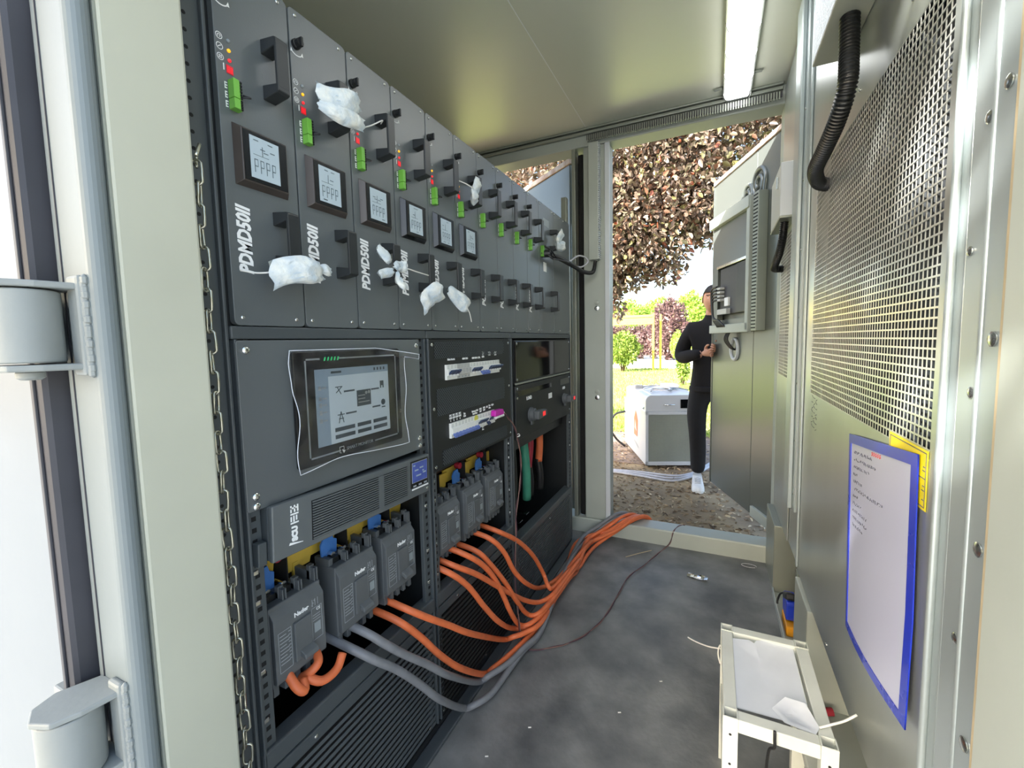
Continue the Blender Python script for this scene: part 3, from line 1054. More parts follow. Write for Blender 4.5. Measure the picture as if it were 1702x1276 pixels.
MB().tube([(xb + .0004, .690, 1.002), (xb + .0004, .690, .989), (xb + .0004, .694, .988)], .0008, 4).tube([(xb + .0004, .690, 1.002), (xb + .0004, .702, 1.002), (xb + .0004, .702, .995)], .0008, 4).build('touch_logo', 'white_print', ts)
MB().add([(xb + .0005, .696, .996), (xb + .0005, .706, .992), (xb + .0005, .701, .986)], [(0, 1, 2)]).build('touch_logo', 'white_print', ts)
dsp = MB().box(xb - .001, xb + .0004, .634, .857, 1.013, 1.180).build('display', 'touch_glass', ts)
xd = xb + .0005
def pr(y0, y1, z0, z1, m='touch_dark', nm='screen_graphic', dx=0):
    return MB().box(xd + dx, xd + .0003 + dx, y0, y1, z0, z1).build(nm, m, dsp)
pr(.634, .668, 1.013, 1.180, 'touch_side', 'menu_column')
pr(.668, .857, 1.163, 1.180, 'touch_side', 'title_bar')
for q, z in enumerate((1.135, 1.112, 1.098, 1.082, 1.064)):
    mbq = MB().box(xd + .0003, xd + .0005, .641, .648, z, z + .009)
    mbq.box(xd + .0003, xd + .0005, .650, .661, z + .003, z + .006)
    mbq.build('menu_icon', 'grey_print', dsp)
pr(.676, .705, 1.169, 1.174, dx=.0003)
for q in range(4):
    pr(.806 + q * .011, .811 + q * .011, 1.168, 1.175, dx=.0003)
ctr = pr(.748, .793, 1.086, 1.124)
mbq = MB()
for z in (1.110, 1.102, 1.094):
    mbq.box(xd + .0003, xd + .0005, .752, .774 if z > 1.1 else .788, z, z + .0025)
mbq.lathe([(.004, 0), (.004, .0002)], (xd + .0003, .778, 1.116), 'x', 10).lathe([(.004, 0), (.004, .0002)], (xd + .0003, .787, 1.117), 'x', 10)
mbq.build('diagram_mark', 'grey_print', dsp)
for (y, z) in ((.688, 1.125), (.692, 1.068), (.826, 1.122), (.829, 1.078)):
    mbq = MB()
    if y < .7 and z > 1.1:
        mbq.bar((xd, y, z), (xd, y + .016, z + .012), .002, .0004, up=(1, 0, 0)).bar((xd, y + .004, z + .012), (xd, y + .014, z - .004), .002, .0004, up=(1, 0, 0)).box(xd, xd + .0003, y - .002, y + .018, z + .012, z + .014)
    elif y < .7:
        mbq.bar((xd, y, z - .012), (xd, y + .007, z + .014), .002, .0004, up=(1, 0, 0)).bar((xd, y + .014, z - .012), (xd, y + .007, z + .014), .002, .0004, up=(1, 0, 0)).box(xd, xd + .0003, y - .003, y + .017, z + .006, z + .008).box(xd, xd + .0003, y, y + .014, z - .003, z - .001)
    elif z > 1.1:
        mbq.box(xd, xd + .0003, y, y + .004, z, z + .016).box(xd, xd + .0003, y + .009, y + .013, z, z + .016).box(xd, xd + .0003, y + .004, y + .009, z + .006, z + .014).box(xd, xd + .0003, y, y + .013, z + .014, z + .018)
    else:
        mbq.lathe([(.0075, 0), (.0075, .0003)], (xd, y + .006, z + .008), 'x', 12).box(xd, xd + .0003, y, y + .013, z - .006, z - .003)
    mbq.build('screen_icon', 'touch_dark', dsp)
for (a, b, z) in ((.710, .742, 1.124), (.795, .822, 1.120), (.713, .745, 1.073), (.797, .824, 1.076)):
    pr(a, b, z, z + .004)
for (a, b) in ((.680, .738), (.746, .790), (.798, .846)):
    for z in (1.038, 1.022):
        pr(a, b, z, z + .009)
# loose clear film: wrinkled sheet lifting at the corners
def film_pt(u, v):
    y = .578 + u * .338
    z = .972 + v * .250
    wr_ = .003 + .003 * math.sin(u * 9 + v * 5) * (abs(u - .5) * 2) ** 2
    ed = max(abs(u - .5), abs(v - .5)) * 2
    wr_ += .007 * max(0, ed - .80) / .2 * (.5 + .5 * math.sin(u * 14 - v * 11))
    if u < .12:
        y -= .004 * math.sin(v * 9)
        wr_ += .005 * (.12 - u) / .12 * math.sin(v * 4 + 1)
    if v > .9 and u > .7:
        z += -.02 * (u - .7) / .3
        wr_ += .03 * (u - .7) / .3
        y += .02 * (u - .7) / .3
    if v < .1:
        z += .008 * math.sin(u * 5)
    return (XF + .0105 + abs(wr_), y, z)
fm = MB()
NU, NV = 26, 20
fm.add([film_pt(i / NU, j / NV) for j in range(NV + 1) for i in range(NU + 1)],
       [(j * (NU + 1) + i, j * (NU + 1) + i + 1, (j + 1) * (NU + 1) + i + 1, (j + 1) * (NU + 1) + i) for j in range(NV) for i in range(NU)])
flm = fm.build('clear_film', 'clear_film', ts, smooth=True)
rim = [film_pt(i / NU, 0) for i in range(NU + 1)] + [film_pt(1, j / NV) for j in range(1, NV + 1)] + [film_pt(i / NU, 1) for i in range(NU - 1, -1, -1)] + [film_pt(0, j / NV) for j in range(NV - 1, 0, -1)]
MB().tube(rim, .0009, 5, closed=True).build('film_edge', 'film_sheet', flm, smooth=True)

up = thing('ups_unit', 'slim black power supply with finned grille and small blue display', 'power supply', (XF, .75, .865))
xu = XF + .018
MB().box(XF - .40, xu - .012, .512, 1.003, .802, .908).build('case', 'rack_black', up, bevel=.003)
MB().box(xu - .012, xu, .512, 1.003, .800, .910).build('front_frame', 'module_face', up, bevel=.003)
MB().box(xu - .004, xu + .0005, .600, .905, .812, .895).build('grille_backing', 'void_black', up)
first = None
for k in range(15):
    for s, (a, b) in enumerate(((.602, .795), (.812, .905))):
        z = .8135 + k * .0055
        o = MB().box(xu - .001, xu + .0025, a, b, z, z + .0028).build('grille_slat', 'module_face', up)
MB().box(xu - .001, xu + .003, .795, .812, .812, .895).build('grille_divider', 'module_face', up)
dp = MB().box(xu - .001, xu + .002, .918, .996, .828, .903).build('display_frame', 'screen_bezel', up, bevel=.0015)
MB().box(xu + .002, xu + .0026, .923, .991, .842, .899).build('display_border', 'grey_print', dp)
MB().box(xu + .0024, xu + .0032, .9245, .9895, .8435, .8975).build('display', 'blue_lcd', dp)
mb = MB()
for (a, b, z) in ((.928, .936, .888), (.934, .950, .874), (.956, .972, .878), (.940, .962, .858), (.970, .984, .862), (.968, .974, .868)):
    mb.box(xu + .0032, xu + .0035, a, b, z, z + .004)
mb.build('display_mark', 'touch_side', dp)
MB().box(xu + .002, xu + .004, .922, .994, .823, .8265).build('light_bar', 'white_print', dp)
for y in (.928, .952, .976):
    MB().box(xu + .002, xu + .0035, y, y + .012, .831, .835).build('button', 'grey_print', dp)
text('SCU', .016, 'white_print', up, (xu + .0004, .560, .842), (0, 0, 1), (0, -1, 0), 'logo', bold=.0012)
mb = MB()
for (du, dz, w_, h_) in ((0, 0, .018, .003), (.000, .005, .003, .010), (.006, .004, .003, .012), (.012, .006, .003, .010), (0, .018, .018, .003), (.0, .023, .003, .014), (.008, .023, .003, .014), (.015, .023, .003, .014), (0, .030, .016, .003)):
    mb.box(xu, xu + .0006, .551 + du, .551 + du + w_, .862 + dz, .862 + dz + h_)
mb.build('logo', 'white_print', up)
MB().add([(xu + .0005, .546, .8215), (xu + .0005, .578, .8185), (xu + .0005, .578, .8195), (xu + .0005, .548, .8265)], [(0, 1, 2, 3)]).build('logo', 'white_print', up)
screw(up, (xu, .993, .812), .004, 'x')
MB().box(XF - .008, XF + .010, .489, .507, .800, .845).build('rack_ear', 'rack_black', up, bevel=.002)
up.location.z += .010
up.rotation_euler.x = math.radians(-2.2)
# ------------------------------------------------------------------ moulded case breakers
MW = .1265
def outline(mb, x, a, b, z0, z1, t=.0009):
    mb.box(x, x + .0005, a, b, z0, z0 + t).box(x, x + .0005, a, b, z1 - t, z1).box(x, x + .0005, a, a + t, z0, z1).box(x, x + .0005, b - t, b, z0, z1)
    return mb
def breaker(y0, dz, label):
    z0 = .0 + dz
    t = thing('circuit_breaker', label, 'circuit breaker', (XF, y0, .535 + z0), 'black moulded breakers')
    w = MW
    X0 = XF - .026
    MB().box(XF - .105, X0 - .012, y0, y0 + w, .556 + z0, .728 + z0).build('body', 'breaker_grey', t, bevel=.003)
    mb = MB().prism([(X0 - .012, .566), (X0 - .002, .566), (X0, .570), (X0, .704), (X0 - .014, .722), (X0 - .03, .726)],
                    lambda a, b: (a, y0 + .002, b + z0), lambda a, b: (a, y0 + w - .002, b + z0))
    cv = mb.build('cover', 'breaker_grey', t, bevel=.0015)
    es = MB().box(X0 - .001, X0 + .006, y0 + .044, y0 + .086, .590 + z0, .676 + z0).build('escutcheon', 'breaker_grey', t, bevel=.002)
    tg = MB().prism([(X0 + .005, .598), (X0 + .020, .592), (X0 + .022, .597), (X0 + .020, .604), (X0 + .005, .612)],
                    lambda a, b: (a, y0 + .054, b + z0), lambda a, b: (a, y0 + .088, b + z0)).build('toggle', 'breaker_grey', t, bevel=.002)
    # terminal barriers on top
    fx = [(.0), (.036), (.074), (w - .012)]
    for i, f in enumerate(fx):
        mb = MB()
        h = .762 if i in (0, 3) else .754
        mb.box(XF - .105, X0 - .030, y0 + f, y0 + f + .012, .728 + z0, (h - .012 if i else .745) + z0)
        if i:
            mb.box(X0 - .040, X0 - .028, y0 + f, y0 + f + .012, .728 + z0, h + z0)
            mb.box(X0 - .030, X0 - .016, y0 + f + .001, y0 + f + .004, .726 + z0, h - .004 + z0)
            mb.box(X0 - .030, X0 - .016, y0 + f + .008, y0 + f + .011, .726 + z0, h - .004 + z0)
        mb.build('terminal_barrier', 'breaker_grey', t, bevel=.001)
    for f in (.024, .060):
        MB().cyl((XF - .095, y0 + f, .746 + z0), (XF - .068, y0 + f, .746 + z0), .0065, 10).build('terminal_screw', 'chrome', t, smooth='auto')
        MB().box(XF - .10, X0 - .034, y0 + f - .010, y0 + f + .010, .728 + z0, .742 + z0).build('terminal', 'black_plastic', t)
    # feet
    for i in range(5):
        a = y0 + .003 + i * .0255
        MB().box(X0 - .050, X0 - .014, a, a + .012, .536 + z0, .557 + z0).build('foot', 'breaker_grey', t, bevel=.001)
    # printed labels
    mb = outline(MB(), X0, y0 + .010, y0 + .040, .588 + z0, .674 + z0)
    for q in range(9):
        zz = .664 - q * .0075 + z0
        mb.box(X0, X0 + .0004, y0 + .013, y0 + (.034 if q % 3 else .028), zz, zz + .0016)
        mb.box(X0, X0 + .0004, y0 + .033, y0 + .038, zz + .002, zz + .0035)
    mb.build('rating_label', 'grey_print', cv)
    mb = outline(MB(), X0, y0 + .090, y0 + .117, .606 + z0, .680 + z0)
    for q in range(3):
        zz = .664 - q * .006 + z0
        mb.box(X0, X0 + .0004, y0 + .093, y0 + .113, zz - .002, zz - .0008)
    mb.build('type_label', 'grey_print', cv)
    MB().box(X0, X0 + .0005, y0 + .096, y0 + .112, .622 + z0, .644 + z0).build('label_patch', 'led_grey', cv)
    text('CE', .009, 'white_print', cv, (X0 + .0002, y0 + .108, .6735 + z0), (0, 1, 0), (0, 0, 1), 'mark')
    text('Nader', .0135, 'white_print', cv, (X0 + .0002, y0 + .066, .6905 + z0), (0, 1, 0), (0, 0, 1), 'logo', bold=.0004)
    mb = MB()
    for q in range(3):
        mb.box(X0, X0 + .0004, y0 + .093 + q * .007, y0 + .0942 + q * .007, .684 + z0, .700 + z0)
        mb.box(X0, X0 + .0004, y0 + .092 + q * .003, y0 + .0935 + q * .003, .685 + q * .005 + z0, .688 + q * .005 + z0)
    mb.build('wiring_print', 'grey_print', cv)
    return t
bl = ['near large black breaker at the left end of the first rack, orange cable stubs below',
      'large black breaker in the middle of the first rack, above the grey cables',
      'large black breaker at the right end of the first rack',
      'left large breaker in the dark lower bay of the middle rack',
      'centre large breaker in the dark lower bay of the middle rack',
      'right large breaker in the dark lower bay of the middle rack']
BY = [.529, .698, .856, 1.106, 1.274, 1.440]
for k, y in enumerate(BY):
    breaker(y, -.028 + .003 * (k % 3), bl[k])
# insulating plates, busbars and sleeves behind the breakers
for k, y in enumerate(BY):
    g = k // 3
    nm = ('first', 'middle')[g]
    pos = ('left', 'centre', 'right')[k % 3]
    single(MB().prism(rrect(XF - .20, XF - .075, .690, .785, .006, 3), lambda a, b: (a, y + .074, b), lambda a, b: (a, y + .077, b)),
           'insulating_plate', 'void_black', f'black insulating plate standing behind the {pos} breaker of the {nm} rack', 'plate', (XF - .11, y + .075, .735), 'insulating plates')
    t = thing('connection_bar', f'busbar drop with blue and yellow sleeves feeding the {pos} breaker of the {nm} rack', 'busbar', (XF - .13, y + .03, .74), 'sleeved busbar drops')
    MB().prism([(y + .004, .705), (y + .048, .711), (y + .050, .748), (y + .040, .754), (y + .036, .768), (y + .012, .764), (y + .002, .748)],
               lambda a, b: (XF - .088, a, b), lambda a, b: (XF - .082, a, b)).build('blue_sleeve', 'sleeve_blue', t, bevel=.001)
    MB().prism([(y - .004, .722), (y + .068, .722), (y + .074, .77), (y - .012, .77)],
               lambda a, b: (XF - .120, a, b), lambda a, b: (XF - .114, a, b)).build('yellow_sleeve', 'sleeve_yellow', t)
    MB().box(XF - .112, XF - .106, y + .112, y + .126, .65, .73).build('yellow_sleeve', 'sleeve_yellow', t)
    MB().prism([(y + .080, .712), (y + .158, .712), (y + .172, .762), (y + .080, .762)],
               lambda a, b: (XF - .114, a, b), lambda a, b: (XF - .108, a, b)).build('yellow_sleeve', 'sleeve_yellow', t)
    MB().lathe([(.008, -.012), (.012, -.010), (.012, .010), (.008, .012)], (XF - .10, y + .066, .770), 'x', 12).build('red_cap', 'sleeve_red', t, smooth='auto')
    MB().box(XF - .12, XF - .10, y + .080, y + .092, .755, .795).build('copper_tab', 'busbar_brown', t, bevel=.001)
for nm, a, b, rk in (('first', .49, 1.02, r1), ('middle', 1.055, 1.60, r2)):
    single(MB().box(XF - .165, XF - .125, a, b, .764, .786), 'busbar', 'busbar_brown', f'brown copper busbar running across the {nm} rack behind its breakers', 'busbar', (XF - .14, a, .848), 'main busbars')
# orange stubs under the near breaker
for k, pts in enumerate(([(XF - .04, .634, .545), (XF - .012, .618, .535), (XF - .02, .600, .520), (XF - .05, .59, .50)],
                         [(XF + .0, .674, .520), (XF + .006, .650, .500), (XF, .615, .497), (XF - .02, .593, .515)],
                         [(XF - .02, .585, .517), (XF - .004, .574, .505), (XF - .012, .562, .520), (XF - .04, .56, .55)])):
    single(MB().tube(smooth_path(pts, 6), .0095, 12), 'cable_stub', 'orange_cable',
           ['orange cable stub under the near breaker, upper of the pair', 'orange cable stub bending below the near breaker, lower of the pair', 'short orange cable end showing left under the near breaker'][k],
           'cable', pts[0], 'orange stubs under the near breaker', smooth=True)

# ------------------------------------------------------------------ middle rack: breaker panel
bpn = thing('breaker_panel', 'black perforated cover plate around the two rows of white breakers', 'panel', (XF, 1.05, .83))
MB().prism(rrect(1.050, 1.600, .835, 1.243, .004, 2), lambda a, b: (XF - .010, a, b), lambda a, b: (XF, a, b)).build('plate', 'rack_dark', bpn, bevel=.001)
for (a, b, z0, z1) in ((1.075, 1.545, 1.183, 1.236), (1.080, 1.545, 1.005, 1.09), (1.100, 1.560, .845, .892)):
    MB().box(XF, XF + .0005, a, b, z0, z1).build('vent_shade', 'void_black', bpn)  # dark sheet on the plate paints the shade of the vent openings
    mb = MB()
    p = .0105
    n = int((b - a + (z1 - z0)) / p)
    for i in range(n):
        c = a + i * p
        for s in (1, -1):
            # diagonal clipped to the rectangle
            if s > 0:
                ya, yb = max(a, c - (z1 - z0)), min(b, c)
                if yb - ya < .002:
                    continue
                za, zb = z0 + (c - ya), z0 + (c - yb)
            else:
                ya, yb = max(a, c - (z1 - z0)), min(b, c)
                if yb - ya < .002:
                    continue
                za, zb = z1 - (c - ya), z1 - (c - yb)
            mb.bar((XF + .001, ya, za), (XF + .001, yb, zb), .0022, .0012, up=(1, 0, 0))
    o = mb.build('vent_mesh', 'rack_black', bpn, fix=False)
    o['kind'] = 'stuff'
for (y, z) in ((1.062, 1.226), (1.062, 1.03), (1.585, 1.05), (1.062, .85), (1.59, .852), (1.585, 1.226)):
    screw(bpn, (XF, y, z), .0055, 'x', 'chrome', h=.004)
for (s, y, z) in (('Main Switch', 1.165, 1.178), ('400V SPD', 1.250, 1.177), ('400V SPD CTRL', 1.325, 1.1765), ('ECU', 1.375, 1.194), ('AC', 1.375, 1.186), ('FAN', 1.375, 1.178),
                  ('PCM', 1.425, 1.192), ('FAN', 1.425, 1.184), ('PDM', 1.472, 1.191), ('FAN', 1.472, 1.183)):
    text(s, .0088, 'white_print', bpn, (XF + .0008, y, z), (0, 1, 0), (0, 0, 1), 'breaker_lettering', bold=.0003)
for k in range(4):
    text(f'DC\nUPS\n{k + 1}', .0088, 'white_print', bpn, (XF + .0014, 1.150 + k * .0185, .988), (0, 1, 0), (0, 0, 1), 'breaker_lettering', bold=.0003)
for (s, y, z) in (('Sys\nCtrl', 1.235, .986), ('Battery Ctrl\nRack Fan', 1.305, .984), ('BMS\n24V', 1.345, .985), ('EMS\n24V', 1.372, .986), ('AC', 1.395, .990), ('Fire\nAlm', 1.415, .988), ('Light', 1.438, .992), ('DC\nFan', 1.36, .916)):
    text(s, .0088, 'white_print', bpn, (XF + .0014, y, z), (0, 1, 0), (0, 0, 1), 'breaker_lettering', bold=.0003)

def mcb_proto(body, tog, down):
    r = bpy.data.objects.new('miniature_breaker', None)
    COL.objects.link(r)
    ORG[r.name] = Vector((0, 0, 0))
    h = .048
    MB().prism([(-.02, -h / 2), (.008, -h / 2), (.008, -h * .24), (.015, -h * .20), (.015, h * .16), (.008, h * .20), (.008, h / 2), (-.02, h / 2)],
               lambda a, b: (a, .0004, b), lambda a, b: (a, .0196, b)).build('body', body, r, bevel=.0006)
    if tog:
        if down:
            MB().prism([(.014, -.006), (.024, -.014), (.022, -.022), (.014, -.012)], lambda a, b: (a, .001, b), lambda a, b: (a, .019, b)).build('toggle', tog, r, bevel=.0006)
        else:
            MB().prism([(.014, -.002), (.025, .008), (.027, .003), (.014, -.009)], lambda a, b: (a, .001, b), lambda a, b: (a, .019, b)).build('toggle', tog, r, bevel=.0006)
        MB().box(.0145, .0165, .005, .015, -.013, -.007).build('window', 'white_print', r)
    mb = MB()
    for q in range(3):
        mb.box(.008, .0083, .004, .016, .012 + q * .004, .0132 + q * .004)
    if not tog:
        for q in range(3):
            mb.box(.015, .0153, .005, .015, -.005 + q * .005, -.003 + q * .005)
        mb.box(.008, .0083, .005, .015, -.021, -.016)
    mb.build('print', 'grey_print', r)
    return r
PRO = {}
def place_mcb(kind, y, z, sy, label):
    spec = {'dark': ('mcb_white', 'toggle_dark', 0), 'blue': ('mcb_white', 'toggle_blue', 1), 'spd': ('mcb_grey', None, 0), 'dkdn': ('mcb_white', 'toggle_dark', 1)}[kind]
    if kind not in PRO:
        r = mcb_proto(*spec)
        PRO[kind] = r
    else:
        r = copy_tree(PRO[kind])
    r.location = (XF, y, z)
    r.scale = (1, sy, 1)
    ORG[r.name] = Vector((XF, y, z))
    return tag(r, label, 'breaker', 'small white breakers in the middle rack')
row1 = ['dark'] * 3 + ['spd'] * 4 + ['dark'] * 3 + ['blue'] * 3 + ['dark'] * 5
kn = {'dark': 'with dark toggle up', 'blue': 'with blue toggle', 'spd': 'of plain grey surge type', 'dkdn': 'with dark toggle down'}
for k, kd in enumerate(row1):
    place_mcb(kd, 1.127 + k * .0203, 1.138, 1.015, f'{ORD[k]} small breaker from the left in the upper row, {kn[kd]}')
row2 = ['blue'] * 8 + ['dark'] * 3 + ['dkdn'] + ['dark'] * 3
for k, kd in enumerate(row2):
    place_mcb(kd, 1.141 + k * .0203, .948, 1.015, f'{ORD[k]} small breaker from the left in the lower row, {kn[kd]}')
single(MB().lathe([(.013, 0), (.013, .0006)], (XF + .0085, 1.30, .962), 'x', 14), 'round_sticker', 'yellow_sticker', 'round yellow sticker on the lower row of small breakers', 'sticker', (XF + .0085, 1.30, .962))

# magenta plug with its twin lead
pg = thing('cable_plug', 'magenta and white plug sticking out of the lower breaker row', 'plug', (XF, 1.41, .955))
MB().prism([(1.395, .955), (1.402, .952), (1.462, .952), (1.470, .958), (1.462, .974), (1.400, .976)], lambda a, b: (XF + .015, a, b), lambda a, b: (XF + .036, a, b)).build('plug_body', 'magenta_plastic', pg, bevel=.003)
MB().box(XF + .014, XF + .037, 1.406, 1.470, .944, .9535).build('plug_base', 'mcb_white', pg, bevel=.003)
MB().cyl((XF + .026, 1.462, .960), (XF + .026, 1.482, .956), .0075, 12, .005).build('plug_nose', 'mcb_white', pg, smooth='auto')
WP = [(XF + .026, 1.478, .957), (XF + .03, 1.52, .925), (-.74, 1.571, .88), (-.74, 1.609, .809), (-.74, 1.628, .713), (-.74, 1.612, .613), (-.74, 1.571, .523), (-.735, 1.555, .426),
      (-.725, 1.513, .291), (-.70, 1.483, .153), (-.69, 1.488, .03), (-.66, 1.479, .012), (-.637, 1.476, .006), (-.56, 1.53, .006), (-.49, 1.607, .006), (-.44, 1.72, .006), (-.417, 1.829, .006),
      (-.40, 2.0, .006), (-.383, 2.165, .006), (-.33, 2.30, .006), (-.282, 2.443, .008), (-.22, 2.57, .03), (-.20, 2.61, .095), (-.16, 2.70, .101), (-.12, 2.76, .05), (-.08, 2.9, -.09)]
ld = thing('twin_lead', 'thin dark twin lead from the magenta plug trailing over floor and threshold', 'cable', (XF, 1.48, .0))
sp = smooth_path(WP, 6)
for s, m in ((0, 'brown_wire'), (1, 'dark_wire')):
    pp = []
    for i, p in enumerate(sp):
        a = i * .55 + s * PI
        pp.append(p + Vector((.0024 * math.cos(a), .0024 * math.sin(a) * (1 if i > 60 else .8), .0024 * abs(math.sin(a)))))
    MB().tube(pp, .0021, 6).build('wire', m, ld, smooth=True)
MB().tube(smooth_path([(-.744, 1.598, .842), (-.736, 1.606, .846), (-.730, 1.600, .838), (-.738, 1.592, .836), (-.722, 1.585, .846)], 4), .0014, 5).build('wire_tie', 'string_white', ld, smooth=True)

# ------------------------------------------------------------------ far rack: glass panel, switch panel, cables
gp = thing('glass_panel', 'smoked glossy black panel at the top of the far rack', 'panel', (XF, 1.64, 1.05))
MB().box(XF - .012, XF - .004, 1.655, 2.408, 1.05, 1.238).build('back_plate', 'rack_dark', gp)
MB().box(XF - .004, XF + .001, 1.660, 2.404, 1.058, 1.232).build('glass', 'black_gloss', gp, bevel=.001)
MB().box(XF - .004, XF + .003, 1.655, 2.408, 1.044, 1.052).build('lower_edge', 'steel_grey', gp, bevel=.001)
for y in (1.668, 2.396):
    for z in (1.066, 1.222):
        screw(gp, (XF + .001, y, z), .006, 'x', 'chrome', h=.004)
sw = thing('switch_panel', 'black panel with LOAD lettering behind the rotary switches', 'panel', (XF, 1.64, .80))
MB().box(XF - .012, XF, 1.655, 2.408, .802, 1.040).build('plate', 'rack_dark', sw, bevel=.002)
MB().box(XF, XF + .0006, 1.68, 2.10, .992, 1.015).build('slot_band', 'black_gloss', sw)
MB().box(XF, XF + .0006, 2.24, 2.40, .985, 1.018).build('slot_band', 'black_gloss', sw)
for (y, z) in ((1.668, 1.026), (1.668, .985), (2.396, 1.02), (2.396, .83)):
    screw(sw, (XF, y, z), .006, 'x', 'chrome', h=.004)
text('LOAD', .022, 'white_print', sw, (XF + .0006, 1.80, .972), (0, 1, 0), (0, 0, 1), 'lettering', bold=.0006)
MB().box(XF, XF + .0008, 2.055, 2.105, .935, .962).build('rating_sticker', 'white_print', sw)
text('GRID', .020, 'white_print', sw, (XF + .0006, 2.30, .965), (0, 1, 0), (0, 0, 1), 'lettering', bold=.0005)
def rotary(y, z, label, s=1.0):
    t = thing('rotary_switch', label, 'switch', (XF, y, z), 'rotary switches on the far rack')
    MB().lathe([(.034 * s, 0), (.034 * s, .006), (.030 * s, .008), (.029 * s, .022), (.024 * s, .026)], (XF, y, z), 'x', 20).build('switch_base', 'breaker_light', t, smooth='auto')
    g = MB().prism([(y - .022 * s, z - .020 * s), (y + .02 * s, z - .020 * s), (y + .085 * s, z - .015 * s), (y + .092 * s, z - .011 * s), (y + .092 * s, z + .011 * s), (y + .085 * s, z + .015 * s), (y + .02 * s, z + .020 * s), (y - .022 * s, z + .020 * s)],
                   lambda a, b: (XF + .024, a, b), lambda a, b: (XF + .050, a, b)).build('switch_handle', 'breaker_light', t, bevel=.005)
    MB().box(XF + .0495, XF + .0512, y + .030 * s, y + .062 * s, z - .010 * s, z + .010 * s).build('red_window', 'led_red', t)
    MB().box(XF + .004, XF + .012, y - .012, y + .012, z - .046 * s, z - .028 * s).build('lock_tab', 'breaker_light', t)
rotary(1.815, .893, 'grey rotary switch with red window under the LOAD lettering')
rotary(2.300, .905, 'dark rotary switch at the far end of the switch panel', .9)
# cables inside the open bay
def bay(y, z0, z1, r, m, label, x=XF - .10, bend=.02):
    single(MB().tube(smooth_path([(x, y, z1), (x + .01, y + bend * .3, (z0 + z1) / 2), (x + .005, y + bend, z0)], 6), r, 12), 'bay_cable', m, label, 'cable', (x, y, z0), 'cables inside the far rack', smooth=True)
bay(1.95, .42, .74, .022, 'sleeve_green', 'thick green sleeved cable in the open bay of the far rack')
bay(2.09, .56, .80, .020, 'sleeve_red', 'crimson sleeved cable in the open bay of the far rack', XF - .13, -.03)
bay(2.20, .56, .80, .020, 'orange_cable', 'dull orange sleeved cable in the open bay of the far rack', XF - .12, -.01)
bay(1.70, .44, .72, .016, 'sleeve_yellow', 'yellow sleeved cable at the left of the far open bay', XF - .08)
bay(1.83, .36, .74, .020, 'black_cable', 'black cable beside the green one in the far open bay', XF - .11, -.03)
bay(2.07, .40, .58, .021, 'black_cable', 'black lower end of the crimson cable in the far bay', XF - .13, .01)
bay(2.19, .40, .575, .021, 'black_cable', 'black lower end of the dull orange cable in the far bay', XF - .12, .01)
for k, y in enumerate((1.74, 1.80, 1.88)):
    single(MB().box(XF - .16, XF - .06, y, y + .035, .355 + .01 * k, .36 + .01 * k), 'copper_lug', 'chrome', f'{ORD[k]} bright metal lug on the floor of the far open bay', 'lug', (XF - .1, y, .355), 'bright lugs')
single(MB().box(XF - .2, XF - .05, 1.66, 2.40, .735, .80), 'terminal_strip', 'black_plastic', 'dark terminal strip at the top of the far open bay', 'terminal strip', (XF - .1, 1.66, .735))

